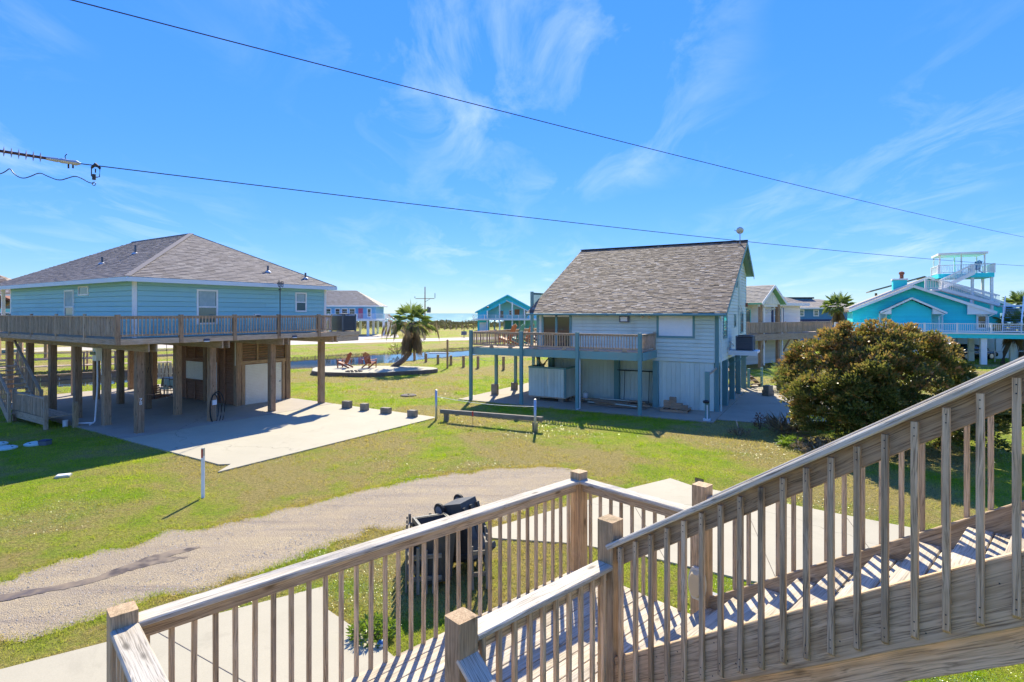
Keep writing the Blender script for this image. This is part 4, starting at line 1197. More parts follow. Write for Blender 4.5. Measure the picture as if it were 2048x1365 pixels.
wd = window(H3, f3, 5.6, 6.8, 3.55, 5.0, MT['white'], MT['glass'], fw=.1)
for a in (5.22, 6.83): f3.box(MB(), a, a+.34, .02, .06, 3.5, 5.05).build('shutter', MT['shutter'], wd)
window(H3, f3, 1.2, 2.1, 2.85, 4.9, MT['seafoam'], MT['glass'], fw=.12, name='door', mid=False)
for x in (1.0, 4.4):
    mb = MB().bar((x,2.35,4.95),(x,1.5,4.95),.06,.06); mb.bar((x,2.35,4.5),(x,1.55,4.95),.06,.06); mb.build('bracket', MT['white'], H3)

# bright aqua house with rooftop lookout
H4 = thing('beach_house', 'bright aqua beach house with white columns, outside stairs and rooftop lookout deck', 'house', (38.6, 54, 0), R(-28)); H4.scale = (.82, 1, 1)
fa = Fac((0,0),(1,0),(0,-1))
ze4, za4 = 4.62, 7.0; L4, R4 = -6.4, 7.5
def g4(x): return za4 + (x*(za4-ze4)/6.4 if x < 0 else -x*(za4-ze4)/7.0)
MB().prism_y([(-6,2.8),(5.8,2.8),(5.8,g4(5.8)),(0,za4-.02),(-6,g4(-6))], 0, 9).build('wall', MT['aqua'], H4)
def ext4(z):
    if z < g4(5.8): a1 = 5.8
    else: a1 = (za4-z)*7.0/(za4-ze4)
    a0 = -6 if z < g4(-6) else -(za4-z)*6.4/(za4-ze4)
    return (a0, a1-.12)
siding(H4, fa, ext4, 2.85, 6.9, .2, MT['aqua'])
rf = MB().prism_y([(L4,g4(L4)),(0,za4),(R4,g4(R4)),(R4,g4(R4)+.2),(0,za4+.2),(L4,g4(L4)+.2)], -.6, 9.5).build('roof', MT['roofbrown'], H4)
mb = MB().bar((L4-.05,-.63,g4(L4)+.08),(0,-.63,za4+.08),.05,.26); mb.bar((0,-.635,za4+.08),(R4+.05,-.635,g4(R4)+.08),.05,.26); mb.build('barge_board', MT['white'], rf)
shingle_field(rf, (R4,-.6,g4(R4)+.2),(R4,9.5,g4(R4)+.2),(0,-.6,za4+.2),(0,9.5,za4+.2), MT['roofbrown'], .2, .4)
MB().prism_y([(5.0,4.4),(7.3,4.4),(7.3,4.75),(5.0,5.35)], -.55, -.3).build('eave_return', MT['white'], H4)
# pop-out bay
MB().prism_y([(-2.2,2.82),(1.6,2.82),(1.6,4.85),(-.3,5.75),(-2.2,4.85)], -1.2, -.01).build('bay', MT['aqua'], H4)
fb = Fac((0,-1.2),(1,0),(0,-1))
siding(H4, fb, lambda z: (-2.2,1.6) if z < 4.8 else (-.3-(5.75-z)*2.1,-.3+(5.75-z)*2.1), 2.85, 5.7, .2, MT['aqua'])
rb = MB().prism_y([(-3.3,4.5),(-.3,5.85),(2.9,4.45),(2.9,4.6),(-.3,6.0),(-3.3,4.65)], -1.6, 0).build('bay_roof', MT['roofbrown'], H4)
mb = MB().bar((-3.35,-1.63,4.55),(-.3,-1.63,5.92),.05,.18); mb.bar((-.3,-1.635,5.92),(2.95,-1.635,4.5),.05,.18); mb.prism_y([(-3.2,4.42),(-2.25,4.42),(-2.25,4.95)],-1.58,-1.25); mb.prism_y([(1.65,4.42),(2.8,4.42),(1.65,4.95)],-1.58,-1.25); mb.build('bay_trim', MT['white'], rb)
window(H4, fa, -3.3, -2.5, 3.0, 4.6, MT['white'], MT['curtain'], fw=.14, mid=False); window(H4, fa, 1.7, 2.9, 2.9, 4.6, MT['white'], MT['seafoam'], fw=.14, mid=False)
window(H4, fa, 6.0-.1, 6.9, 3.0, 4.4, MT['white'], MT['darkglass'], fw=.18)
MB().box(5.8,8.0,.05,8,2.82,4.5).build('side_wall', MT['aqua'], H4)
MB().tube([(R4-.1,-.5,4.45),(6.9,-.3,4.2),(6.9,-.3,2.8)], .06, 8).build('downpipe', MT['white'], H4)
MB().tube([(2.7,-1.5,4.4),(2.3,-1.2,4.2),(2.3,-1.2,2.8)], .06, 8).build('downpipe', MT['white'], H4)
# deck round the front
MB().box(-8,15,-3.2,-.02,2.3,2.8).build('deck', MT['aqua'], H4)
far_guard(H4, Fac((0,-3.1),(1,0),(0,-1)), -8, 15, 2.8, 3.6, MT['white'], sp=.16, w=.035, posts=2.7)
MB().box(-8,15,-3.28,-3.21,2.66,2.80).build('deck_edge', MT['white'], H4)
for x in (-7,-3.5,-.1,2.8,5.8,9.5,13):
    for y in (-2.8, 1.5, 6):
        MB().box(x-.26,x+.26,y-.26,y+.26,-.2,2.3).build('column', MT['white'], H4)
MB().box(-6,4,2.5,8,0,2.3).build('store_room', MT['aqua'], H4)
MB().box(4.1,14,7,8,0,2.3).build('rear_wall', MT['cream'], H4)
# higher roof behind, chimney, lookout
za5 = 8.1; xa5 = 2.6
def g5b(x): return za5 - abs(x-xa5)*.37
MB().prism_y([(-5,4.5),(10,4.5),(10,g5b(10)),(xa5,za5-.05),(-5,g5b(-5))], 6, 16).build('rear_wing', MT['aqua'], H4)
r5 = MB().prism_y([(-6,g5b(-6)),(xa5,za5),(11,g5b(11)),(11,g5b(11)+.2),(xa5,za5+.2),(-6,g5b(-6)+.2)], 5.4, 16.5).build('rear_roof', MT['rooftan'], H4)
mb = MB().bar((-6,5.37,g5b(-6)+.1),(xa5,5.37,za5+.1),.05,.26); mb.bar((xa5,5.365,za5+.1),(11,5.365,g5b(11)+.1),.05,.26); mb.build('barge_board', MT['white'], r5)
ch = MB().box(-1.0,.5,6.5,7.7,5.5,8.05).build('chimney', MT['aqua'], r5)
MB().box(-1.1,.6,6.4,7.8,8.05,8.2).build('chimney_cap', MT['white'], ch); MB().lathe([(.22,0),(.22,.45),(.32,.5),(.32,.7),(.1,.8)], 10, (.0,7.1,8.2)).build('flue', MT['brick'], ch)
MB().prism_y([(-2.4,7.2),(4.4,8.9),(8.5,7.2),(8.5,7.35),(4.4,9.05),(-2.4,7.35)], 18, 24).build('porch_roof', MT['rooftan'], H4)
for x in (-1.6, .9): MB().box(x-.15,x+.15,18.4,18.7,3,7.05).build('porch_post', MT['brick'], H4)
LK = MB().box(3.2,8.5,3.6,7.4,8.0,8.42).build('lookout_deck', MT['aqua'], H4)
fk = Fac((0,3.65),(1,0),(0,-1))
far_guard(LK, fk, 3.2, 6.4, 8.42, 9.3, MT['white'], sp=.15, w=.04); far_guard(LK, fk, 6.6, 8.5, 8.42, 9.3, MT['white'], sp=.15, w=.04)
far_guard(LK, Fac((3.25,0),(0,1),(-1,0)), 3.7, 7.4, 8.42, 9.3, MT['white'], sp=.15, w=.04); far_guard(LK, Fac((8.45,0),(0,1),(1,0)), 3.7, 7.4, 8.42, 9.3, MT['white'], sp=.15, w=.04)
for x in (3.4, 5.5, 7.7):
    for y in (4.0, 7.0):
        MB().box(x-.07,x+.07,y-.07,y+.07,8.42,10.3).build('canopy_post', MT['white'], LK)
MB().box(3.2,7.95,3.6,7.4,10.3,10.5).build('canopy', MT['white'], LK)
for (x, y) in ((6.5,3.8),(8.3,3.8),(8.3,7.0),(3.4,7.0)): MB().box(x-.13,x+.13,y-.13,y+.13,4.8,8.0).build('lookout_post', MT['white'], LK)
def far_stair(par, p, q, w, sm, tm, n):
    """open flight from p (top) to q (foot), w wide across"""
    p = Vector(p); q = Vector(q); d = (q-p); dh = Vector((d.x,d.y,0)).normalized(); sd_ = Vector((-dh.y, dh.x, 0))*w/2
    mb = MB(); up = Vector((0,0,.85))
    for s in (sd_, -sd_):
        mb.bar(p+s, q+s, .07, .3); mb.bar(p+s+up, q+s+up, .09, .1)
        k = int(d.length/.17)
        for i in range(k):
            c = p.lerp(q, (i+.5)/k)+s; mb.bar(c, c+up, .035, .035)
    o = mb.build('stair', sm, par)
    mb = MB()
    for i in range(n):
        c = p.lerp(q, (i+.5)/n); mb.bar(c-sd_, c+sd_, .28, .06)
    mb.build('treads', tm, o)
far_stair(H4, (6.4,3.0,8.4), (3.2,3.0,6.9), 1.0, MT['white'], MT['white'], 9)
MB().box(2.2,3.2,1.8,3.5,6.7,6.85).build('stair_landing', MT['white'], H4)
far_guard(H4, Fac((0,1.85),(1,0),(0,-1)), 1.6, 3.2, 6.85, 7.75, MT['white'], sp=.15, w=.04, posts=1.5)
far_stair(H4, (3.2,2.0,6.8), (8.4,2.0,5.3), 1.0, MT['white'], MT['white'], 14)
MB().box(8.4,10.2,.6,2.6,5.1,5.25).build('stair_landing', MT['white'], H4)
for (x, y) in ((3.0,2.0),(5.8,1.4),(8.6,1.0),(10.0,1.0)): MB().box(x-.1,x+.1,y-.1,y+.1,2.8 if x > 8 else 4.6,6.4-.22*(x-3)).build('stair_post', MT['white'], H4)
far_stair(H4, (9.4,.6,5.2), (8.2,-2.6,2.85), 1.5, MT['white'], MT['sky6'], 12)

# slate blue house far behind, the green house and the small cyan cottage at the left
H7 = thing('beach_house', 'slate blue house with pale hip roof glimpsed beyond the cream house', 'house', (45.5, 92, 0), 0)
MB().box(0,12,0,9,0,5.4).build('wall', MT['navy'], H7); hip(H7, -.6, 12.6, -.6, 9.6, 5.4, 6.9, MT['rooftan'], MT['white'], tab=.6, exp=.4)
f7 = Fac((0,0),(1,0),(0,-1))
for a in (1.6, 4.0, 9.6): window(H7, f7, a, a+.9, 4.0, 5.1, MT['white'], MT['glass'], fw=.14)
f7.box(MB(), 0, 12, .02, .12, 2.9, 3.5).build('band', MT['shutter'], H7)
MB().box(1.2,6.0,4,8,6.2,7.0).build('roof_box', MT['navy'], H7); MB().box(1.0,6.2,3.8,8.2,7.0,7.25).build('roof_box_cover', MT['roofdark'], H7)
H8 = thing('beach_house', 'leaf green house with brown roof at the left edge behind the blue house', 'house', (-62, 62, 0), R(20))
MB().box(-6,6.5,0,9,2.6,6.6).build('wall', MT['green'], H8); hip(H8, -6.7, 7.2, -.7, 9.7, 6.6, 9.2, MT['roofbrown'], MT['white'], tab=.5, exp=.35)
window(H8, Fac((0,0),(1,0),(0,-1)), 4.5, 5.6, 4.9, 6.2, MT['white'], MT['darkglass'], fw=.12)
for x in (-5,-1,3,6):
    for y in (.4, 8): MB().box(x-.18,x+.18,y-.18,y+.18,0,2.6).build('pile', MT['pile'], H8)
H9 = thing('cottage', 'small cyan cottage with pinkish roof at the far left edge', 'house', (-45.5, 50, 0), R(20))
MB().box(-2,2,0,4,3.2,4.9).build('wall', MT['seafoam'], H9)
for x in (-1.8,1.8):
    for y in (.2,3.8): MB().box(x-.12,x+.12,y-.12,y+.12,0,3.2).build('pile', MT['pile'], H9)
MB().prism_y([(-2.5,4.7),(0,5.9),(2.5,4.7),(2.5,4.9),(0,6.1),(-2.5,4.9)], -.4, 4.4).build('roof', MT['brick'], H9)
window(H9, Fac((0,0),(1,0),(0,-1)), -.5, .6, 3.6, 4.6, MT['white'], MT['darkglass'], fw=.1)
# ------------------------------------------------------------------ plants
def leafmat(name, cols, trc, mixf=.4, rough=.4, spec=.5):
    m, t, b = newmat(name)
    at = nd(t, 'ShaderNodeAttribute'); at.attribute_name = 'rnd'
    rp = nd(t, 'ShaderNodeValToRGB', {0: at.outputs['Fac']})
    el = rp.color_ramp.elements
    el[0].color = col(cols[0]); el[1].color = col(cols[-1])
    for i, c in enumerate(cols[1:-1]): el.new((i+1)/(len(cols)-1)).color = col(c)
    t.links.new(rp.outputs[0], b.inputs['Base Color']); b.inputs['Roughness'].default_value = rough
    b.inputs['Specular IOR Level'].default_value = spec
    tr = nd(t, 'ShaderNodeBsdfTranslucent', {'Color': mixrgb(t, .5, rp.outputs[0], trc)})
    ms = nd(t, 'ShaderNodeMixShader', {0: mixf, 1: b.outputs[0], 2: tr.outputs[0]})
    t.links.new(ms.outputs[0], t.nodes['Material Output'].inputs[0])
    return m
MT['bushleaf'] = leafmat('red_tip_leaf', [(.045,.08,.022),(.095,.14,.035),(.17,.175,.05),(.30,.18,.065),(.52,.23,.09)], (.36,.34,.05), .36, .33, .55)
MT['palmleaf'] = leafmat('palm_leaf', [(.11,.19,.055),(.18,.26,.075),(.29,.32,.11),(.42,.34,.15)], (.42,.5,.09), .48)
MT['deadfrond'] = leafmat('dead_frond', [(.24,.175,.11),(.39,.29,.18),(.52,.41,.27)], (.5,.38,.22), .42, .8, .2)
MT['scrub'] = leafmat('dune_scrub_leaf', [(.08,.085,.03),(.14,.125,.05),(.24,.185,.08)], (.15,.14,.05), .2, .7, .2)
MT['weed'] = leafmat('weed_leaf', [(.05,.11,.015),(.10,.19,.02),(.17,.25,.04)], (.26,.38,.03), .45, .4)
MT['dry'] = leafmat('dry_stem', [(.15,.11,.06),(.27,.21,.13),(.38,.31,.20)], (.3,.24,.14), .2, .8, .2)
MT['redtwig'] = leafmat('red_twig_leaf', [(.12,.05,.03),(.20,.08,.045),(.26,.12,.07)], (.3,.12,.05), .3)
MT['bark'] = plain('bark', (.17,.13,.10), .9, c2=(.10,.075,.055), sc=9, bump=.5, bsc=14)
MT['palmbark'] = plain('palm_bark', (.20,.155,.12), .9, c2=(.11,.08,.06), sc=6, st=(1,1,4), bump=.6, bsc=10)
def leaves_mesh(C, D, N_, L, Wd, A, name, mat, par=None, kind=None, fold=.25):
    """one pointed leaf per row: base C, direction D, normal N"""
    D = D/np.linalg.norm(D, axis=1, keepdims=True)
    S = np.cross(D, N_); S /= np.linalg.norm(S, axis=1, keepdims=True)+1e-9
    N2 = np.cross(S, D)
    L = L[:,None]; Wd = Wd[:,None]
    p0 = C; p1 = C + D*L*.45 + S*Wd/2 + N2*L*fold*.3; p2 = C + D*L; p3 = C + D*L*.45 - S*Wd/2 + N2*L*fold*.3
    V = np.stack([p0,p1,p2,p3],1).reshape(-1,3)
    k = np.arange(len(C))*4
    FQ = np.concatenate([np.stack([k,k+1,k+2],1), np.stack([k,k+2,k+3],1)],0)
    me = np_mesh(name, V, FQ, mat)
    at = me.attributes.new('rnd', 'FLOAT', 'FACE'); at.data.foreach_set('value', np.concatenate([A,A]).astype(np.float32))
    o = bpy.data.objects.new(name, me); COL.objects.link(o)
    if par: o.parent = par
    if kind: o['kind'] = kind
    return o
def rdir(n, up=0.0):
    v = rng.normal(size=(n,3)); v[:,2] += up
    return v/np.linalg.norm(v, axis=1, keepdims=True)
# the big red-tipped bush
BU = thing('large_bush', 'large rounded bush with dark leaves and red-brown tips behind the stair rail', 'bush', (12.4, 19.0, 0))
nl = 92
ld = rdir(nl*4, .2); ld = ld[ld[:,2] > -.55][:nl]
AX = np.array([3.75,2.6,2.15])
lobe_c = ld*rng.uniform(.60,.86,len(ld))[:,None]*AX + np.array([.05,0,1.72])
lobe_c[:,0] += (4.2-lobe_c[:,2])*.12
lobe_c[:,2] *= np.where(lobe_c[:,0] > 1.2, 1-.11*np.clip(lobe_c[:,0]-1.2,0,3), 1)
lobe_r = rng.uniform(.38,.92,len(ld))
pick = rng.choice(len(ld), 1250, p=lobe_r**2/np.sum(lobe_r**2))
cd = rdir(1250, .45) + ld[pick]*.7; cd /= np.linalg.norm(cd,axis=1,keepdims=True)
CC = lobe_c[pick] + cd*(lobe_r[pick]*rng.uniform(.5,1.06,1250))[:,None]
CC = CC[CC[:,2] > .12]
per = 95
Cc = np.repeat(CC, per, 0)
rr = np.repeat(rng.uniform(.17,.36,len(CC)), per)
off = rdir(len(Cc)); off[:,2] = np.abs(off[:,2])*.75-.12
off *= (rr*rng.random(len(Cc))**.4)[:,None]
P = Cc+off; P[:,2] = np.maximum(P[:,2], .05)
outw = P/np.array([3.55,2.7,2.45]) - np.array([0,0,.6]); outw /= np.linalg.norm(outw,axis=1,keepdims=True)
D = off/ (np.linalg.norm(off,axis=1,keepdims=True)+1e-6) + outw*.5 + rdir(len(P))*.7 + np.array([0,0,.35])
edge = np.linalg.norm(off,axis=1)/rr
clump_red = np.repeat(np.clip(.08 + .70*(CC[:,2]/4.2)**1.5 - .03*CC[:,0] + rng.normal(0,.22,len(CC)),0,1), per)
A = np.clip(clump_red*np.clip((edge-.3)/.6,0,1)*1.15 + rng.uniform(0,.32,len(P)) + np.where(off[:,2] > .12, .14, 0), 0, 1)
leaves_mesh(P, D, rdir(len(P), .8), rng.uniform(.09,.15,len(P)), rng.uniform(.045,.068,len(P)), A, 'foliage', MT['bushleaf'], BU)
for k in range(9):
    a = 2*math.pi*k/9 + random.uniform(-.3,.3)
    e = Vector((math.cos(a)*random.uniform(1.2,2.6), math.sin(a)*random.uniform(.9,2.0), random.uniform(1.6,3.3)))
    pts = [Vector((math.cos(a)*.15, math.sin(a)*.15, -.1)), e*.35+Vector((random.uniform(-.2,.2),random.uniform(-.2,.2),.2)), e*.7+Vector((random.uniform(-.2,.2),random.uniform(-.2,.2),.2)), e]
    MB().tube(pts, [.085,.06,.04,.02], 7).build('stem', MT['bark'], BU, smooth=True)

def fan(mbp, base, dirv, L, petiole, n, spread, rnd, V, Fc, A, droop=.25):
    """a fan-palm frond: a petiole and a fan of narrow leaflets"""
    d = Vector(dirv).normalized()
    s = d.cross(Vector((0,0,1)))
    if s.length < .1: s = Vector((1,0,0))
    s.normalize(); nrm = s.cross(d)
    hub = Vector(base) + d*petiole
    k = len(V); V += [Vector(base)-s*.025, Vector(base)+s*.025, hub+s*.015, hub-s*.015]; Fc.append((k,k+1,k+2,k+3)); A.append(rnd)
    for i in range(n):
        a = (i/(n-1)-.5)*spread + random.uniform(-.05,.05)
        ld = (d*math.cos(a) + s*math.sin(a)).normalized()
        l = L*(1-.35*abs(a)/(spread/2))*random.uniform(.85,1.1)
        w = .036*L
        sd_ = ld.cross(nrm).normalized()
        m_ = hub + ld*l*.55 - Vector((0,0,1))*droop*l*.15 + nrm*.02*l
        e = hub + ld*l - Vector((0,0,1))*droop*l*random.uniform(.7,1.3)
        k = len(V); V += [hub, m_+sd_*w*.5, e, m_-sd_*w*.5]; Fc += [(k,k+1,k+2),(k,k+2,k+3)]; c = min(1,max(0,rnd+random.uniform(-.12,.12))); A += [c,c]
def palm(name, label, base, path, rads, L, nf, ndead, seed, skirt=1.0, hang=0):
    random.seed(seed)
    t_ = thing('palm_tree', label, 'palm tree', (*base,0))
    MB().tube(path, rads, 12).build('trunk', MT['palmbark'], t_, smooth=True)
    top = Vector(path[-1])
    V, Fc, A = [], [], []
    for k in range(nf):
        az = 2.399*k; el = math.radians(82 - 105*(k/nf)**.9)
        d = (math.cos(az)*math.cos(el), math.sin(az)*math.cos(el), math.sin(el))
        fan(None, top, d, L*random.uniform(.85,1.1), L*random.uniform(.55,.85), 17, 2.5, .15+.6*(k/nf)**2, V, Fc, A, .15+.4*k/nf)
    mb = MB(); mb.v = [tuple(v) for v in V]; mb.f = Fc; mb.att = A; mb.build('crown', MT['palmleaf'], t_)
    if ndead:
        V, Fc, A = [], [], []
        dn = (Vector(path[-2])-top).normalized()
        for k in range(ndead):
            az = 2.399*k; f = k/ndead
            b_ = top + dn*(.15+.9*f)*skirt
            d = Vector((math.cos(az)*.62, math.sin(az)*.62, -1))
            fan(None, b_, d, L*random.uniform(.75,1.15), .35, 13, 1.7, random.random()*.9, V, Fc, A, .45)
        for k in range(hang):
            az = random.uniform(0,6.28); rr_ = random.uniform(.9,1.9)*L
            b_ = top + Vector((math.cos(az)*rr_, math.sin(az)*rr_, random.uniform(-.3,.25)*L))
            fan(None, b_, (math.cos(az)*.3,math.sin(az)*.3,-1), L*random.uniform(.6,.95), .1, 7, .7, random.random()*.8, V, Fc, A, .3)
        mb = MB(); mb.v = [tuple(v) for v in V]; mb.f = Fc; mb.att = A; mb.build('dead_fronds', MT['deadfrond'], t_)
    return t_
gb = g(778, 741)
palm('palm', 'leaning fan palm with a bent trunk and brown skirt by the ditch', gb,
     [(0,0,-.1),(.55,0,.38),(1.15,0,.82),(1.62,.0,1.35),(1.80,.0,2.0),(1.80,0,3.0),(1.78,0,3.75)], [.27,.23,.21,.20,.21,.24,.19], 1.2, 26, 110, 4, .95, 40)
p_ = g(1675, 690); palm('palm', 'fan palm standing beyond the big bush before the slate blue house', (46.5, 80), [(0,0,0),(0,0,2.5),(.1,0,5.4)], [.3,.26,.24], 1.5, 34, 24, 5)
palm('palm', 'leaning palm in front of the aqua house with the dark car', (43.8, 50.0), [(0,0,0),(.2,0,1.0),(.7,0,2.2),(.95,0,3.3)], [.2,.17,.17,.2], 1.05, 36, 16, 6, .5)
palm('palm', 'taller palm at the right edge beside the aqua house', (50.5, 55.5), [(0,0,0),(.05,0,2.5),(.1,0,5.2)], [.25,.21,.22], 1.15, 36, 18, 8, .6)
random.seed(21)
# scrub on the dunes and a far belt of brush: one mass each
def brush(name, label, n, xr, yr, zf, size, mat, cat):
    x = rng.uniform(*xr, n); y = rng.uniform(*yr, n)
    h = zf(x, y, n)
    P = np.stack([x, y, ground_z(x,y)+h*rng.random(n)**.7], 1)
    o = leaves_mesh(P, rdir(n,.5), rdir(n), rng.uniform(.6,1.3,n)*size, rng.uniform(.35,.8,n)*size, rng.random(n), name, mat)
    tag(o, label, cat, kind='stuff')
brush('dune_scrub', 'brown-green scrub covering the dunes before the sea', 60000, (-150, 70), (158, 206), lambda x,y,n: .8+.45*np.sin(x*.35)*np.sin(y*.5+x*.1), .5, MT['scrub'], 'scrub')
# reeds along the ditch bank
n = 16000
s_ = rng.uniform(-35, 45, n); side = np.where(rng.random(n) < .75, 1, -1)
nn = side*rng.normal(4.9, .5, n)
x = DP[0]+DD[0]*s_+DN[0]*nn; y = DP[1]+DD[1]*s_+DN[1]*nn
P = np.stack([x,y,ground_z(x,y)],1)
tag(leaves_mesh(P, rdir(n,2.2), rdir(n), rng.uniform(.05,.16,n), rng.uniform(.03,.07,n), rng.random(n), 'bank_reeds', MT['dry']), 'dry reeds and weeds along the ditch banks', 'reeds', kind='stuff')

def shrub(name, label, cat, loc, n, r, h, mat, L, W, up=.6, seed=0, stems=5):
    t_ = thing(name, label, cat, (*loc,0))
    a = rng.uniform(0,6.283,n); q = np.sqrt(rng.random(n))*r; z = rng.random(n)**.8*h*(1-.5*(q/r)**2)
    P = np.stack([np.cos(a)*q,np.sin(a)*q,z+.02],1)
    leaves_mesh(P, rdir(n,up)+np.stack([np.cos(a),np.sin(a),0*a],1)*.5, rdir(n,.6), rng.uniform(.7,1.2,n)*L, rng.uniform(.7,1.2,n)*W, rng.random(n), 'foliage', mat, t_)
    for k in range(stems):
        b_ = 2*math.pi*k/stems
        MB().tube([(0,0,-.05),(math.cos(b_)*r*.4,math.sin(b_)*r*.4,h*.55),(math.cos(b_)*r*.6,math.sin(b_)*r*.6,h*.9)], [.015,.01,.005], 5).build('stem', MT['bark'], t_)
    return t_
shrub('leafy_weed', 'bright green leafy weed clump before the big bush', 'plant', g(1583,893), 260, .42, .28, MT['weed'], .20, .06)
shrub('shrub', 'yellow-green ragged shrub at the left foot of the big bush', 'shrub', g(1625,862), 1100, .75, 1.05, MT['weed'], .12, .04, stems=9)
shrub('dead_shrub', 'small reddish dead shrub beside the concrete drive', 'shrub', g(1520,858), 130, .24, .62, MT['redtwig'], .10, .05, stems=7)
shrub('dry_grass_clump', 'pale dry strappy clump beside the big bush', 'plant', g(1572,868), 170, .5, .35, MT['dry'], .6, .03, up=1.2)
shrub('dry_brush', 'low brown brushwood under the front of the big bush', 'shrub', g(1660,905), 900, 1.1, .35, MT['dry'], .16, .05)
shrub('dry_grass_clump', 'small dry clump on the bare edge near the drive', 'plant', g(1478,872), 160, .4, .2, MT['dry'], .2, .02, up=1)
shrub('bare_shrub', 'bare twiggy shrub at the water edge behind the leaning palm', 'shrub', g(795,712,-.2), 130, .9, 1.0, MT['redtwig'], .5, .02, up=1.5, stems=14)
shrub('green_plant', 'low green plant growing through the landing edge on the lawn', 'plant', g(745,1275), 420, .30, .20, MT['weed'], .10, .035)
def cycad(label, loc, h, seed):
    random.seed(seed)
    t_ = thing('cycad', label, 'cycad', (*loc,0))
    MB().lathe([(.22,-.05),(.26,.2),(.2,h*.35)], 10).build('trunk', MT['palmbark'], t_)
    V, Fc, A = [], [], []
    for k in range(46):
        az = 2.399*k; el = math.radians(75-95*(k/46)); L = h*random.uniform(.8,1.1)
        prev = Vector((0,0,h*.35)); d = Vector((math.cos(az)*math.cos(el),math.sin(az)*math.cos(el),math.sin(el)))
        s = d.cross(Vector((0,0,1))).normalized()
        for i in range(14):
            f = i/14; c = Vector((0,0,h*.35)) + d*L*f - Vector((0,0,1))*L*.35*f*f
            for sg in (-1,1):
                l = .24*h*(1-abs(f-.45)); k0 = len(V)
                V += [c, c+d*.05, c+s*sg*l+d*l*.4]; Fc.append((k0,k0+1,k0+2)); A.append(random.random()*.45)
    mb = MB(); mb.v=[tuple(v) for v in V]; mb.f=Fc; mb.att=A; mb.build('fronds', MT['palmleaf'], t_)
cycad('dark green cycad beside the wooden back steps', g(1562,782), 1.7, 3)
cycad('second cycad half hidden behind the big bush', g(1600,790), 1.5, 4)
random.seed(33)
# ------------------------------------------------------------------ loose things
def adirondack(label, mat, loc, rz, group=None, s=1.0):
    """slatted garden chair facing its own +x"""
    t_ = thing('adirondack_chair', label, 'chair', loc, rz, group); t_.scale = (s,s,s)
    for k in range(5):
        y = -.2+.1*k; h = .78-.05*abs(k-2)
        board('back_slat', (-.02-.0,y,.30), (-.02-.42*h,y*1.12,.30+h), .085, .02, mat, t_, up=(1,0,.5))
    for k in range(5):
        x = .04+.105*k
        board('seat_slat', (x,-.26,.285+.03*k), (x,.26,.285+.03*k), .09, .02, mat, t_, up=(-.25,0,1))
    for sg in (-1,1):
        board('arm', (-.28,sg*.33,.555), (.50,sg*.33,.575), .12, .022, mat, t_)
        board('front_leg', (.44,sg*.29,0), (.44,sg*.29,.56), .09, .025, mat, t_, up=(0,1,0))
        board('rear_leg', (-.38,sg*.265,.03), (.46,sg*.265,.37), .025, .10, mat, t_)
        board('arm_support', (-.22,sg*.29,.25), (-.26,sg*.29,.545), .05, .025, mat, t_, up=(0,1,0))
    return t_
a2 = H2.rotation_euler[2] + math.pi/2
for lbl, mt, lx, ly in (('orange garden chair nearest the front rail of the sage house deck', 'chair_orange', -.5, 10.55),
                        ('teal garden chair between two orange chairs on the sage house deck', 'chair_teal', .75, 10.7),
                        ('orange garden chair between the teal and purple chairs on the deck', 'chair_orange', 1.95, 10.75),
                        ('purple garden chair nearest the house wall on the sage house deck', 'chair_purple', 3.2, 10.75)):
    o = adirondack(lbl, MT[mt], (0,0,0), a2 + random.uniform(-.1,.1), 'garden chairs on the sage house deck', 1.08)
    place_on(o, H2, (lx, ly, DZ))
# the pond-side patio
pc = g(738, 746)
pat = []
for k in range(40):
    a = 2*math.pi*k/40
    r_ = 1 + .14*math.cos(2*a) + .10*math.sin(3*a+.6) + .05*math.cos(5*a)
    pat.append((pc[0]+4.1*r_*math.cos(a), pc[1]+3.0*r_*math.sin(a)))
PT = sheet('patio', pat, .30, MT['conc'], th=.35)
MT['kerb'] = plain('dark_block_kerb', (.16,.13,.115), .9, c2=(.10,.085,.08), sc=5, bump=.3)
for k in range(40):
    (xa_, ya_), (xb_, yb_) = pat[k], pat[(k+1)%40]
    board('kerb_block', (xa_,ya_,.12), (xb_,yb_,.12), .10, .30, MT['kerb'], PT)
adirondack('red-brown garden chair on the left of the pond patio', MT['chair_red'], (*g(692,744),.30), R(165), 'garden chairs on the patio', 1.15)
adirondack('red-brown garden chair on the right of the pond patio', MT['chair_red'], (*g(737,744),.30), R(68), 'garden chairs on the patio', 1.15)
fp = thing('fire_ring', 'low ring of dark blocks on the patio before the chairs', 'fire pit', (*g(708,752),.30))
for k in range(12):
    a = 2*math.pi*k/12; MB().box(-.09,.09,-.05,.05,0,.07).build('block', MT['kerb'], fp, (.55*math.cos(a),.4*math.sin(a),0), a+math.pi/2)
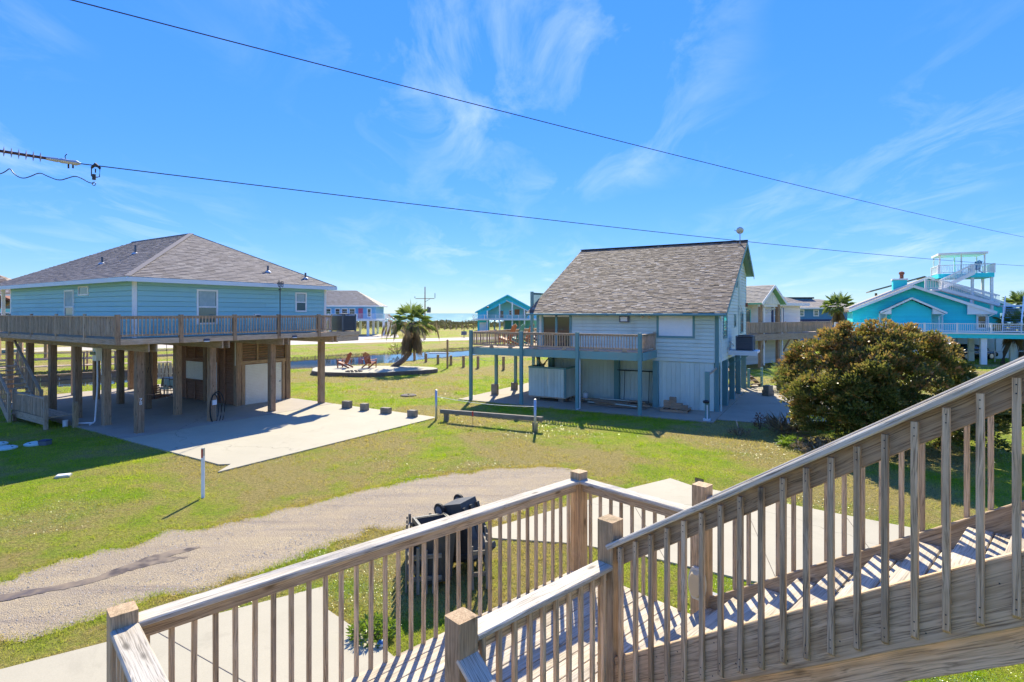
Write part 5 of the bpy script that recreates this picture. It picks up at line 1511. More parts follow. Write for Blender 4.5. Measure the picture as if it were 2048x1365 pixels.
# timber rail with steel poles and a rope
tb = thing('timber_barrier', 'long low timber rail on short stub posts at the lawn edge', 'barrier', (*g(985,850),0))
pa_, pb_ = g(882,842), g(1085,863)
o0 = tb.location
def rel(p, z): return (p[0]-o0[0], p[1]-o0[1], z)
board('rail', rel(pa_,.40), rel(pb_,.46), .16, .17, MT['timber'], tb, ch=.012)
for px, py in ((893,842),(1070,862)): 
    q = g(px,py); board('stub_post', rel(q,-.1), rel(q,.31), .26, .2, MT['timber'], tb, up=(1,0,0))
for (px, py, lbl) in ((873,840,'shiny steel pole at the left end of the timber rail'), (1070,866,'shiny steel pole at the right end of the timber rail')):
    q = g(px,py); pl_ = thing('steel_pole', lbl, 'pole', (q[0], q[1]-.12, 0), 0, 'steel poles at the timber rail')
    MB().tube([(0,0,-.1),(0,0,1.26)], .05, 12).build('pipe', MT['galv'], pl_, smooth=True); MB().lathe([(.053,0),(.053,.02),(.02,.035)], 12, (0,0,1.26)).build('cap', MT['galv'], pl_)
q1, q2 = g(873,840), g(1070,866)
pts = [(q1[0]+(q2[0]-q1[0])*f, q1[1]+(q2[1]-q1[1])*f-.10, 1.0-.10*math.sin(math.pi*f)) for f in [i/20 for i in range(21)]]
tag(MB().tube(pts, .009, 5).build('rope', MT['wmetal']), 'pale rope sagging between the two steel poles', 'rope')
rt = thing('red_tag', 'small red marker flag hanging over the timber rail', 'marker', (*g(946,853),0)); MB().box(-.03,.03,-.18,-.14,.42,.62).build('flag', MT['red'], rt)
MB().tube([(0,-.16,.0),(0,-.16,.66)], .006, 5).build('stake', MT['dark'], rt)
# wooden blocks along the drive
for (px, py, w, h, lbl) in ((694,818,.40,.34,'leftmost wooden stop block on the concrete drive edge'),(729,823,.30,.33,'second wooden stop block from the blue house'),(772,829,.42,.27,'third wooden stop block from the blue house'),(825,836,.36,.30,'rightmost wooden stop block on the concrete drive edge')):
    q = g(px,py); o = board('wooden_block', (q[0]-w/2,q[1],h/2+.03), (q[0]+w/2,q[1],h/2+.03), .28, h, MT['timber'], ch=.012)
    o.rotation_euler.rotate_axis('Z', R(-25)); tag(o, lbl, 'block', 'wooden stop blocks')
# marker post
q = g(406,996)
mk = thing('marker_post', 'white marker post with red band standing on the lawn by the lane', 'post', (*q,0))
board('shaft', (0,0,-.1), (0,0,1.02), .075, .045, MT['wmetal'], mk, up=(0,-1,0)); board('red_band', (-.012,-.026,.98), (-.012,-.026,1.19), .04, .004, MT['red'], mk, up=(0,-1,0)); board('head', (0,0,1.021), (0,0,1.21), .075, .045, MT['galv'], mk, up=(0,-1,0))
# fence posts by the ditch with a rope
fps = [(809,714,0.62),(829,722,.75),(852,725,.8),(876,729,.85),(902,731,.85),(927,735,.95),(956,737,1.0),(1007,740,1.05)]
names = ['farthest left', 'second from left', 'third from left', 'fourth from left', 'fourth from right', 'third from right', 'second from right', 'rightmost']
tops = []
for (px, py, h), nm in zip(fps, names):
    q = g(px,py); o = board('fence_post', (q[0],q[1],-.15), (q[0],q[1],h), .22, .22, MT['pile'], up=(1,0,0), ch=.03); tag(o, f'{nm} of the short dark posts along the ditch lawn', 'post', 'short posts along the ditch')
    tops.append((q[0],q[1]-.13,h*.75))
pp = []
for a_, b_ in zip(tops[:-1], tops[1:]):
    for i in range(6):
        f = i/6; pp.append((a_[0]+(b_[0]-a_[0])*f, a_[1]+(b_[1]-a_[1])*f, a_[2]+(b_[2]-a_[2])*f-.12*math.sin(math.pi*f)))
tag(MB().tube(pp+[tops[-1]], .012, 4).build('rope', MT['galv']), 'thin rope slung along the short ditch posts', 'rope')
q = g(895,737); tag(board('tall_post', (q[0],q[1],-.2), (q[0],q[1],2.35), .16, .16, MT['pile'], up=(1,0,0), ch=.03), 'tall thin dark post among the short ditch posts', 'post')
ORD = ['leftmost','second','third','fourth','fifth','sixth','seventh','eighth','ninth','tenth','eleventh','rightmost']
for k in range(12):
    px = 832 + k*11.5; q = g(px, 660.5-.1*k)
    o = board('far_fence_post', (q[0],q[1],-.2), (q[0],q[1],1.25), .3, .3, MT['pile'], up=(1,0,0)); tag(o, f'{ORD[k]} small dark post from the left in the far row before the dunes', 'post', 'far row of fence posts')
us = thing('utility_box', 'small blue-grey sign board by the far road', 'sign', (*g(928,676),0)); MB().box(-.5,.5,-.05,.05,.5,1.2).build('panel', MT['acgrey'], us); MB().box(-.06,.06,.052,.15,0,1.9).build('stake', MT['dark'], us)
fl_ = thing('floating_plank', 'white plank floating on the ditch water', 'plank', (*g(878,707,-.14),-.12), R(8)); MB().box(-1.2,1.2,-.14,.14,-.03,.04).build('board', MT['shade'], fl_)
lid = thing('ground_lid', 'round rusty lid lying in the grass below the patio', 'lid', (*g(817,792),0)); MB().lathe([(.42,-.05),(.44,.04),(.38,.07)], 18).build('cover', MT['kerb'], lid); MB().lathe([(.05,0),(.05,.05)], 8, (0,0,.06)).build('knob', MT['dark'], lid)

# utility pole far off
UP = thing('utility_pole', 'thin utility pole with crossarm and transformer before the sea', 'utility pole', (*g(850,680),0))
MB().tube([(0,0,-.3),(0,0,9.0)], [.13,.08], 10).build('pole', MT['pile'], UP); MB().box(-1.6,1.6,-.12,-.04,6.94,7.04).build('crossarm', MT['pile'], UP)
MB().tube([(1.7,-.07,7.05),(1.7,-.07,7.9)], .05, 6).build('insulator', MT['dark'], UP); MB().tube([(-1.7,-.07,7.05),(-1.7,-.07,7.35)], .05, 6).build('insulator', MT['dark'], UP)
MB().lathe([(.3,0),(.34,.1),(.34,.9),(.2,1.0)], 12, (.65,0,4.6)).build('transformer', MT['acgrey'], UP); MB().bar((0,-.1,6.4),(.9,-.1,6.95),.05,.05).build('brace', MT['dark'], UP)

# overhead wires
def wire(name, label, p, q, sag, r, n=40):
    p = Vector(p); q = Vector(q); pts = []
    for i in range(n+1):
        f = i/n; v = p.lerp(q, f); v.z -= sag*4*f*(1-f); pts.append(v)
    o = tag(MB().tube(pts, r, 6).build(name, MT['wire']), label, 'wire')
    return pts
def ray(px, py, d): return Vector(((px-1024)/F*d, d, CAM_H+(627-py)/F*d))
A0 = ray(245, 0, 8.2); A1 = ray(2048, 465, 31.0); dA = (A1-A0)
wire('overhead_wire', 'upper overhead wire falling across the whole sky', A0-dA*.18+Vector((0,0,-.06)), A1+dA*.25+Vector((0,0,-.1)), .30, .009)
DEP = 7.5
I0 = ray(-91, 288, DEP-.80); I1 = ray(162, 328, DEP); B1 = ray(2048, 526.5, 24.0)
dB = B1-I1
wire('overhead_wire', 'lower overhead wire leaving the dead-end insulator at the left', I1, B1+dB*.2, .22, .0072)
ax = (I1-I0).normalized()
IN = thing('dead_end_insulator', 'ribbed dead-end insulator with strain clamp hanging in the sky at left', 'insulator', I1)
def rl(v): return tuple(Vector(v)-I1)
qrot = ax.to_track_quat('Z','Y')
MB().tube([rl(I0-ax*.8), rl(I0.lerp(I1,.70))], .018, 8).build('rod', MT['insul'], IN)
for px in range(13):
    c = I0.lerp(I1, .655-.058*px)
    o = MB().lathe([(.018,-.010),(.064,-.003),(.064,.0),(.02,.008)], 16).build('shed', MT['shed'], IN, rl(c)); o.rotation_euler = qrot.to_euler()
c0, c1 = I0.lerp(I1,.70), I0.lerp(I1,.80)
MB().tube([rl(c0), rl(c1)], [.022,.03], 8).build('end_fitting', MT['galv'], IN)
MB().tube([rl(c1), rl(c1.lerp(I1,.18)), rl(c1.lerp(I1,.5)), rl(c1.lerp(I1,.8)), rl(I1)], [.022,.034,.028,.036,.010], 8).build('clamp_body', MT['galv'], IN)
for px in (137,146): MB().tube([rl(ray(px,324,DEP-.02)), rl(ray(px,337,DEP-.02))], .011, 6).build('bolt', MT['dark'], IN)
MB().tube([rl(ray(131,318,DEP)), rl(ray(130,313,DEP)), rl(ray(134,308,DEP))], .006, 5).build('hook', MT['dark'], IN)
HC = thing('hot_line_clamp', 'dark hanging line clamp on the lower wire with a ring below', 'clamp', ray(191, 332, DEP+.1)); h0 = HC.location
def rh(px, py): return tuple(ray(px,py,DEP+.1)-h0)
MB().tube([rh(183,336),rh(188,332),rh(191,330),rh(196,333),rh(200,337)], [.016,.018,.03,.018,.016], 8).build('yoke', MT['dark'], HC)
MB().tube([rh(183,336),rh(183,352),rh(186,355)], .007, 6).build('bail', MT['dark'], HC); MB().tube([rh(200,337),rh(199,354),rh(192,355)], .007, 6).build('bail', MT['dark'], HC)
MB().tube([rh(191,338),rh(191,346)], .008, 6).build('screw', MT['dark'], HC); MB().tube([rh(188,349),rh(188,360)], .022, 8).build('clamp_body', MT['dark'], HC)
MB().tube([rh(188+3.4*math.sin(a*.5236),368-3.4*math.cos(a*.5236)) for a in range(13)], .005, 6).build('ring', MT['dark'], HC)
jp = [ray(x_,y_,DEP+.05) for x_,y_ in ((-30,352),(0,349),(12,343),(20,336),(28,349),(44,358),(60,354),(79,345),(95,353),(118,362),(135,357),(150,352),(165,358),(178,366),(187,367))]
for _ in range(2):
    jp = [jp[0]] + [w for a_, b_ in zip(jp[:-1], jp[1:]) for w in (a_.lerp(b_,.25), a_.lerp(b_,.75))] + [jp[-1]]
tag(MB().tube(jp, .0065, 6).build('jumper_wire', MT['wire']), 'thin wavy jumper wire hanging below the insulator', 'wire')

# ---------------- things of the blue house
def ac_unit(label, par_frame, local, s=.85, h=.85, rz=0):
    t_ = thing('air_conditioner', label, 'air conditioner', rz=par_frame.rotation_euler[2]+rz); place_on(t_, par_frame, local)
    a = s/2
    MB().box(-a+.03,a-.03,-a+.03,a-.03,.03,h-.06).build('coil', MT['dark'], t_)
    for k in range(13):
        z = .08+(h-.2)*k/12
        mb = MB(); mb.box(-a,a,-a,-a+.015,z,z+.022); mb.box(-a,a,a-.015,a,z,z+.022); mb.box(-a,-a+.015,-a+.016,a-.016,z,z+.022); mb.box(a-.015,a,-a+.016,a-.016,z,z+.022); mb.build('louvre', MT['acgrey'], t_)
    for sx in (-1,1):
        for sy in (-1,1): MB().box(sx*(a-.02)-.03,sx*(a-.02)+.03,sy*(a-.02)-.03,sy*(a-.02)+.03,0,h-.03).build('corner_post', MT['acgrey'], t_)
    MB().box(-a-.01,a+.01,-a-.01,a+.01,h-.029,h).build('top', MT['acgrey'], t_); MB().lathe([(.34,0),(.34,.03),(.05,.05)], 18, (0,0,h)).build('fan_guard', MT['dark'], t_)
    return t_
ac_unit('dark air conditioner on the deck corner of the blue house', H1, (9.3,-.42,3.60))
wo = thing('wind_spinner', 'tall thin pole with dark ring ornament rising from the blue house deck', 'ornament', rz=H1.rotation_euler[2]+R(30)); place_on(wo, H1, (5.30,-E-.16,3.5))
MB().tube([(0,0,0),(0,0,2.36)], .018, 6).build('pole', MT['dark'], wo)
for x_ in (-.10,.20):
    for z in (2.22,2.36): MB().tube([(x_+.08*math.cos(a*.5236),0,z+.065*math.sin(a*.5236)) for a in range(13)], .016, 5).build('ring', MT['dark'], wo)
MB().bar((-.25,0,2.28),(.32,0,2.30),.04,.05).build('arm', MT['dark'], wo); MB().box(-.09,.09,-.02,.02,2.0,2.06).build('bracket', MT['dark'], wo)
for k, (lx, lz) in enumerate(((4.3,4.42),)):
    t_ = thing('floodlight', 'small white floodlight on the top rail of the blue house deck', 'lamp', rz=H1.rotation_euler[2]); place_on(t_, H1, (lx,-E-.02,lz)); MB().box(-.12,.12,-.05,.05,-.03,.05).build('housing', MT['wmetal'], t_); MB().box(-.06,.10,-.11,-.052,-.06,.0).build('lens', MT['dark'], t_)
for lx, lbl in ((2.15,'small rim lamp under the deck between the first posts of the blue house'),(6.1,'small rim lamp under the deck near the wind ornament')):
    t_ = thing('rim_lamp', lbl, 'lamp', rz=H1.rotation_euler[2]); place_on(t_, H1, (lx,-E-.045,3.46)); MB().box(-.11,.11,-.05,0,-.03,.04).build('housing', MT['shutter'], t_); MB().box(-.10,.10,-.06,-.002,-.07,-.032).build('lens', MT['shade'], t_)
# meter with pipes on the second pile of the left front
mt_ = thing('electric_meter', 'electric meter box and white conduit on a pile of the blue house', 'meter', rz=H1.rotation_euler[2]); place_on(mt_, H1, (.29,3.0,0))
MB().box(-.34,-.16,.02,.36,2.62,3.12).build('box', MT['cream2'], mt_); MB().lathe([(.11,0),(.11,.12)], 12).build('dial', MT['glass'], mt_, (-.38,.18,2.86))
MB().tube([(-.22,.22,2.6),(-.22,.22,1.6),(-.30,.24,.22),(-.36,.2,.16),(-.62,.85,.12)], .032, 8).build('conduit', MT['pvc'], mt_); MB().tube([(-.30,.24,.2),(-.5,.2,.1)], .035, 8).build('elbow', MT['pvc'], mt_); MB().lathe([(.09,0),(.09,.22),(.1,.22),(.1,.26)], 12).build('cleanout', MT['pvc'], mt_, (-.95,1.2,0))
MB().tube([(-.17,-.02,3.1),(-.17,-.02,2.05)], .022, 6).build('riser', MT['cream2'], mt_)
# hose on the middle pile
hs_ = thing('garden_hose', 'dark garden hose looped on a pile of the blue house', 'hose', rz=H1.rotation_euler[2]); place_on(hs_, H1, (3.02,.28,0))
for k in range(3):
    w_ = .18+.06*k; MB().tube([(w_*math.sin(a*.3491)+.06*k,-.19-.02*k,.55+(.62+.05*k)*math.cos(a*.3491)) for a in range(19)], .016, 6).build('loop', MT['rubber'], hs_)
MB().box(-.08,.10,-.22,-.16,.72,.92).build('tap_box', MT['wmetal'], hs_)
# table with chairs and swing under the house
tbx = thing('covered_table', 'table under a dark cover beside the storage room', 'table', rz=H1.rotation_euler[2]); place_on(tbx, H1, (6.3,9.6,.045))
mb = MB().add([(-.5,-.7,.9),(.5,-.7,.9),(.5,.7,.9),(-.5,.7,.9),(-.54,-.75,.42),(.54,-.75,.42),(.54,.75,.42),(-.54,.75,.42)], [(0,1,2,3),(4,5,1,0),(5,6,2,1),(6,7,3,2),(7,4,0,3)]); mb.build('cover', MT['black'], tbx)
for sx in (-.42,.42):
    for sy in (-.6,.6): MB().box(sx-.03,sx+.03,sy-.03,sy+.03,0,.86).build('leg', MT['dark'], tbx)
for k, (lx, ly, lbl) in enumerate(((5.35,9.3,'pale folding chair left of the covered table'),(5.3,8.7,'pale folding chair right of the covered table'))):
    t_ = thing('folding_chair', lbl, 'chair', rz=H1.rotation_euler[2]+R(20*k)); place_on(t_, H1, (lx,ly,.045))
    for sx in (-.2,.2):
        for sy in (-.2,.2): MB().box(sx-.015,sx+.015,sy-.015,sy+.015,0,.45 if sx < 0 else .9).build('leg', MT['cream2'], t_)
    MB().box(-.22,.22,-.22,.22,.45,.48).build('seat', MT['cream2'], t_); MB().box(.19,.22,-.2,.2,.6,.9).build('backrest', MT['lid'], t_)
sw = thing('swing_bench', 'brown wooden swing bench hanging between the piles', 'swing', rz=H1.rotation_euler[2]+R(35)); place_on(sw, H1, (3.6,5.9,0))
for k in range(5): board('seat_slat', (-.7,-.2+.1*k,.50), (.7,-.2+.1*k,.50), .085, .025, MT['brownwall'], sw)
for k in range(5): board('back_slat', (-.7,.28+.03*k,.56+.1*k), (.7,.28+.03*k,.56+.1*k), .085, .025, MT['brownwall'], sw, up=(0,-1,.3))
for sx in (-.7,.7):
    board('arm', (sx,-.25,.72), (sx,.32,.74), .08, .03, MT['brownwall'], sw); MB().tube([(sx,-.2,.5),(sx,0,2.0),(sx,.05,3.2)], .012, 5).build('chain', MT['dark'], sw); MB().tube([(sx,.3,.8),(sx,.06,2.0)], .012, 5).build('chain', MT['dark'], sw)
# stair and low gate at the left of the blue house
LS = thing('side_stair', 'wooden side stair with slatted railing at the left of the blue house', 'stair', rz=H1.rotation_euler[2]); place_on(LS, H1, (-1.9, 7.2, 0))
for k in range(11): board('tread', (.35,.15+.27*k,.32+.18*k), (1.35,.15+.27*k,.32+.18*k), .27, .04, MT['h1deck'], LS)
for x in (.32,1.38):
    board('stringer', (x,-.05,.12), (x,3.1,2.2), .05, .28, MT['h1deck'], LS); board('handrail', (x,-.05,1.15), (x,3.1,3.25), .10, .05, MT['h1deck'], LS)
    for k in range(16): board('baluster', (x+.04,.05+.19*k,.22+.128*k), (x+.04,.05+.19*k,1.12+.128*k), .04, .03, MT['h1deck'], LS)
    board('post', (x,-.1,0), (x,-.1,1.25), .1, .1, MT['h1deck'], LS, up=(1,0,0))
LG = thing('low_platform', 'low slatted wooden platform rail at the left edge on the lawn', 'railing', rz=H1.rotation_euler[2]); place_on(LG, H1, (-.75, 4.3, 0))
def lgx(a): return (-.55, a)
for a in (-.15, 3.2): board('post', (-.55,a,0), (-.55,a,1.32), .13, .13, MT['h1deck'], LG, up=(1,0,0))
board('top_rail', (-.55,-.15,1.2), (-.55,3.2,1.2), .12, .05, MT['h1deck'], LG); board('bottom_rail', (-.55,-.08,.56), (-.55,3.13,.56), .05, .14, MT['h1deck'], LG); board('skirt_board', (-.58,-.08,.32), (-.58,3.13,.32), .05, .28, MT['h1deck'], LG)
for k in range(24): board('slat', (-.62,.0+.135*k,.5), (-.62,.0+.135*k,1.17), .055, .03, MT['h1deck'], LG, up=(-1,0,0))
for k in range(6): board('deck_board', (-.45+.15*k,-.1,.44), (-.45+.15*k,3.2,.44), .14, .035, MT['h1deck'], LG)
board('post', (.25,-.6,0), (.25,-.6,1.0), .16, .16, MT['post'], LG, up=(1,0,0))
# lids and a meter cover on the lawn
for (px, py, r_, lbl) in ((72,889,.30,'pale turquoise septic lid in the shade by the slab'),(10,898,.30,'pale turquoise septic lid cut by the left edge'),(-4,890,.24,'small turquoise septic lid behind the one at the left edge')):
    t_ = thing('septic_lid', lbl, 'lid', (*g(px,py),0), 0, 'septic lids'); MB().lathe([(r_+.03,-.05),(r_+.03,.04),(r_*.9,.07),(r_*.3,.085)], 20).build('cover', MT['lid'], t_)
    for a in range(4): MB().box(-.02,.02,-.02,.02,.06,.085).build('bolt', MT['dark'], t_, (r_*.8*math.cos(a*1.57),r_*.8*math.sin(a*1.57),0))
t_ = thing('valve_box', 'small grey box beside the turquoise lid on the shaded lawn', 'box', (*g(90,890),0)); MB().box(-.13,.13,-.13,.13,-.05,.14).build('body', MT['acgrey'], t_); MB().box(-.14,.14,-.14,.14,.141,.17).build('cap', MT['shutter'], t_)
t_ = thing('meter_cover', 'small pale meter cover lying in the bright grass', 'cover', (*g(127,954),0), R(25)); MB().box(-.17,.17,-.13,.13,-.03,.05).build('frame', MT['galv'], t_); MB().box(-.14,.14,-.10,.10,.051,.065).build('plate', MT['wmetal'], t_)
# ---------------- things of the sage house
ac_unit('grey air conditioner on a wall bracket of the sage house', H2, (3.5,-.75,2.66), .8, .72)
bk = thing('wall_platform', 'white bracket platform under the air conditioner of the sage house', 'platform', rz=H2.rotation_euler[2]); place_on(bk, H2, (3.5,0,0))
MB().box(-.75,.75,-1.35,-.05,2.54,2.655).build('shelf', MT['white'], bk); MB().box(-.78,-.752,-1.36,-.05,2.44,2.66).build('edge', MT['white'], bk)
for sx in (-.5,.5): MB().bar((sx,-.06,1.95),(sx,-1.1,2.53),.06,.06).build('brace', MT['teal'], bk)
MB().tube([(-1.0,-.06,2.7),(-1.0,-.2,3.1),(-.75,-.3,2.9)], .03, 6).build('refrigerant_pipe', MT['galv'], bk)
wl = thing('wall_lamp', 'square white wall lamp in a dark frame above the sage house deck', 'lamp', rz=H2.rotation_euler[2]); place_on(wl, H2, (-.03,4.32,4.22))
MB().box(-.14,0,-.24,.24,-.16,.16).build('housing', MT['acgrey'], wl); MB().box(-.16,-.142,-.17,.17,-.11,.11).build('lens', MT['shade'], wl)
fo = thing('floodlight', 'twin brown floodlight under the eave of the sage house', 'lamp', rz=H2.rotation_euler[2]); place_on(fo, H2, (-.03,3.22,4.42))
MB().box(-.06,0,-.06,.06,-.05,.05).build('base', MT['brass'], fo)
for sy in (-.14,.14): MB().tube([(-.05,sy*.5,0),(-.16,sy,-.06),(-.26,sy*1.2,-.10)], [.02,.05,.075], 8).build('head', MT['brass'], fo)
ds = thing('satellite_dish', 'grey satellite dish on the roof ridge of the sage house', 'satellite dish', rz=H2.rotation_euler[2]+R(120)); place_on(ds, H2, (RX-.45,ya-.02+.35,RZ_+.0))
MB().tube([(0,0,-.12),(0,0,.62)], .025, 8).build('mast', MT['galv'], ds)
d_ = MB().lathe([(.02,0),(.12,.012),(.19,.04),(.195,.045),(.12,.022),(.01,.01)], 20).build('dish', MT['galv'], ds, (0,0,.68)); d_.rotation_euler = (R(78),0,R(-20))
MB().bar((0,0,.55),(.22,-.25,.75),.02,.02).build('feed_arm', MT['dark'], ds)
mp_ = thing('meter_post', 'teal service post with meter and pipe before the sage house corner', 'post', rz=H2.rotation_euler[2]); place_on(mp_, H2, (-2.3,.05,0))
board('post', (0,0,-.1), (0,0,2.06), .17, .17, MT['teal'], mp_, up=(1,0,0)); board('arm', (.05,.0,1.9), (2.2,.0,2.02), .07, .07, MT['h1deck'], mp_); MB().lathe([(.12,0),(.14,.08),(.05,.12)], 14).build('meter', MT['dark'], mp_, (-.13,.02,.78)); MB().tube([(-.11,-.02,.7),(-.11,-.02,.05)], .03, 8).build('conduit', MT['wmetal'], mp_); MB().box(-.2,.05,-.14,.14,0,.12).build('footing', MT['wmetal'], mp_)
fr_ = thing('metal_frame', 'thin dark metal frame leaning on the wall below the deck', 'frame', rz=H2.rotation_euler[2]); place_on(fr_, H2, (.85,0,0))
MB().tube([(0,2.9,1.62),(0,5.0,1.62)], .03, 6).build('top_bar', MT['dark'], fr_)
for y_ in (3.1,3.35,4.6): MB().tube([(0,y_,1.6),(-.05,y_+.03,.08)], .018, 6).build('leg', MT['dark'], fr_)
lu = thing('lumber_pile', 'heap of old boards stacked on the slab under the deck', 'lumber', rz=H2.rotation_euler[2]); place_on(lu, H2, (0,0,.05))
for k in range(38):
    y_ = random.uniform(2.6,4.6); x_ = random.uniform(-1.25,.3); L = random.uniform(1.2,2.6); an = random.gauss(0,.09); z = .02+.035*(k//7)
    board('plank', (x_-math.sin(an)*L/2,y_+.3-L/2*0,z), (x_+math.sin(an)*L/2,y_+L,z+random.uniform(0,.03)), random.choice((.09,.14,.19)), .032, MT['lumber'] if k % 9 else MT['sage'], lu)
for k in range(7):
    y_ = 6.0+random.uniform(0,1.2); board('plank', (-.9+.1*k,y_,.04), (-.4+.1*k,y_+1.1,.30 if k % 2 else .08), .10, .03, MT['lumber'], lu)
pt = thing('pallet', 'wooden pallet loaded with timber offcuts against the sage house wall', 'pallet', rz=H2.rotation_euler[2]); place_on(pt, H2, (-.72,1.7,.05))
for k in range(6): board('slat', (-.5,-.55+.22*k,.13), (.45,-.55+.22*k,.13), .12, .02, MT['lumber'], pt)
for k in range(3): board('bearer', (-.45+.42*k,-.6,.06), (-.45+.42*k,.6,.06), .06, .10, MT['lumber'], pt)
for (x_,y_,w_,h_) in ((-.1,-.1,.5,.26),(.1,.35,.35,.32),(-.2,-.45,.3,.2),(0,.1,.28,.24)): board('offcut', (x_-.15,y_-w_/2,.145+h_/2+(.26 if w_==.28 else 0)), (x_-.15,y_+w_/2,.145+h_/2+(.26 if w_==.28 else 0)), .2, h_, MT['lumber'], pt)
bkx = thing('white_bucket', 'white pail on the slab beside the outdoor shower', 'bucket', rz=0); place_on(bkx, H2, (.4,6.55,.05)); MB().lathe([(.11,0),(.14,.34),(.15,.34),(.15,.36),(.12,.36)], 14).build('pail', MT['wmetal'], bkx); MB().tube([(-.14,0,.34),(0,-.05,.48),(.14,0,.34)], .006, 5).build('handle', MT['dark'], bkx)
dp = thing('downspout', 'white drain pipe down the second deck post of the sage house', 'pipe', rz=H2.rotation_euler[2]); place_on(dp, H2, (DXF-.18,5.80-.13,0)); MB().tube([(0,0,2.35),(0,0,.1),(-.12,.12,.06)], .025, 8).build('pipe', MT['wmetal'], dp); MB().box(-.03,.06,-.03,.03,1.2,1.24).build('strap', MT['galv'], dp)
# back steps with railing
bs = thing('back_steps', 'weathered wooden back steps with teal rail beside the sage house', 'steps', (*g(1508,776),0), R(33))
for k in range(4): board('tread', (-.55,.1+.28*k,.2+.19*k), (.65,.1+.28*k,.2+.19*k), .27, .04, MT['pile'], bs)
for x_ in (-.6,.7):
    board('stringer', (x_,-.05,.05), (x_,1.2,.86), .05, .22, MT['pile'], bs); board('post', (x_,-.05,0), (x_,-.05,1.2), .12, .12, MT['teal'], bs, up=(1,0,0)); board('post', (x_,1.2,0), (x_,1.2,1.9), .12, .12, MT['teal'], bs, up=(1,0,0))
board('landing', (-.6,1.9,.92), (.7,1.9,.92), 1.3, .06, MT['pile'], bs)
board('rail', (-.6,2.5,1.85), (1.6,2.5,1.85), .10, .05, MT['teal'], bs)
for k in range(12): board('baluster', (-.5+.18*k,2.5,.95), (-.5+.18*k,2.5,1.82), .04, .04, MT['teal'], bs)
pb2 = thing('stacked_blocks', 'two stacked wooden blocks beside the cycad', 'block', (*g(1536,793),0), R(30)); MB().box(-.24,.24,-.2,.2,0,.33).build('block', MT['timber'], pb2); MB().box(-.2,.2,-.17,.17,.332,.6).build('block', MT['timber'], pb2, rz=R(4))
stk_ = thing('leaning_stake', 'pale wooden stake leaning in the bare soil near the drive', 'stake', (*g(1480,868),0)); board('stick', (0,0,-.05), (-.14,0,.5), .05, .03, MT['cap'], stk_); board('peg', (.02,.04,-.02), (.06,.04,.12), .04, .03, MT['cap'], stk_)

# ---------------- dark car under the aqua house
CR = thing('parked_car', 'dark blue sedan parked between the white columns of the aqua house', 'car', (45.2, 55.2, 0), R(8))
def shell(secs, name, mat, par, smooth=True):
    n = len(secs[0]); vs = [p for s in secs for p in s]; fs = []
    for i in range(len(secs)-1):
        for k in range(n): fs.append((i*n+k, i*n+(k+1)%n, (i+1)*n+(k+1)%n, (i+1)*n+k))
    fs.append(tuple(range(n))[::-1]); fs.append(tuple((len(secs)-1)*n+k for k in range(n)))
    return MB().add(vs, fs).build(name, mat, par, smooth=smooth)
def sec(x, w, z0, z1):
    h = z1-z0; return [(x,-w*.92,z0),(x,-w,z0+h*.3),(x,-w*.99,z0+h*.7),(x,-w*.9,z1-.03),(x,-w*.6,z1),(x,w*.6,z1),(x,w*.9,z1-.03),(x,w*.99,z0+h*.7),(x,w,z0+h*.3),(x,w*.92,z0)]
body = shell([sec(-2.35,.70,.45,.72),sec(-2.25,.84,.30,.90),sec(-1.6,.90,.22,.98),sec(-.6,.91,.20,.96),sec(.8,.91,.20,.93),sec(1.7,.88,.22,.84),sec(2.25,.78,.30,.70),sec(2.38,.6,.42,.58)], 'body', MT['carpaint'], CR)
def csec(x, w, z1): return [(x,-w-.06,.90),(x,-w,1.1),(x,-w*.86,z1-.04),(x,-w*.5,z1),(x,w*.5,z1),(x,w*.86,z1-.04),(x,w,1.1),(x,w+.06,.90)]
shell([csec(-1.85,.74,.98),csec(-1.1,.72,1.36),csec(-.3,.72,1.45),csec(.3,.72,1.42),csec(1.15,.76,.97)], 'cabin', MT['darkglass'], CR)
shell([[(x,y*k,z) for y,z in ((-.60,1.40),(-.3,1.47),(.3,1.47),(.6,1.40),(.55,1.37),(-.55,1.37))] for x,k in ((-1.05,.92),(-.4,1),(.3,.96))], 'roof_panel', MT['carpaint'], CR)
for x_ in (-1.42,1.38):
    for sy in (-1,1):
        wh = MB().lathe([(.32,-.1),(.335,-.07),(.335,.07),(.32,.1)], 22).build('wheel', MT['rubber'], CR, (x_,sy*.80,.33)); wh.rotation_euler = (R(90),0,0)
        rm = MB().lathe([(.21,-.112),(.22,-.10),(.22,.10),(.21,.112)], 18).build('rim', MT['rim'], wh)
for sy in (-.6,.6): MB().box(2.2,2.33,sy-.16,sy+.16,.58,.70).build('headlight', MT['shade'], CR); MB().box(-2.35,-2.24,sy-.16,sy+.16,.68,.80).build('tail_light', MT['red'], CR)
cb = thing('safety_rail', 'thin white rail across the parking bay before the dark car', 'railing', (43.5,51.6,0)); MB().tube([(-3,0,1.0),(5,0,1.0)], .035, 6).build('rail', MT['wmetal'], cb)
for x_ in (-3,1,5): MB().tube([(x_,0,0),(x_,0,1.02)], .04, 6).build('post', MT['wmetal'], cb)
adirondack('blue garden chair on the rooftop lookout of the aqua house', MT['chair_blue'], (0,0,0), R(200), None, 1.25)
place_on([o for o in bpy.data.objects if o.get('label','').startswith('blue garden chair')][0], H4, (5.8,4.6,8.42))

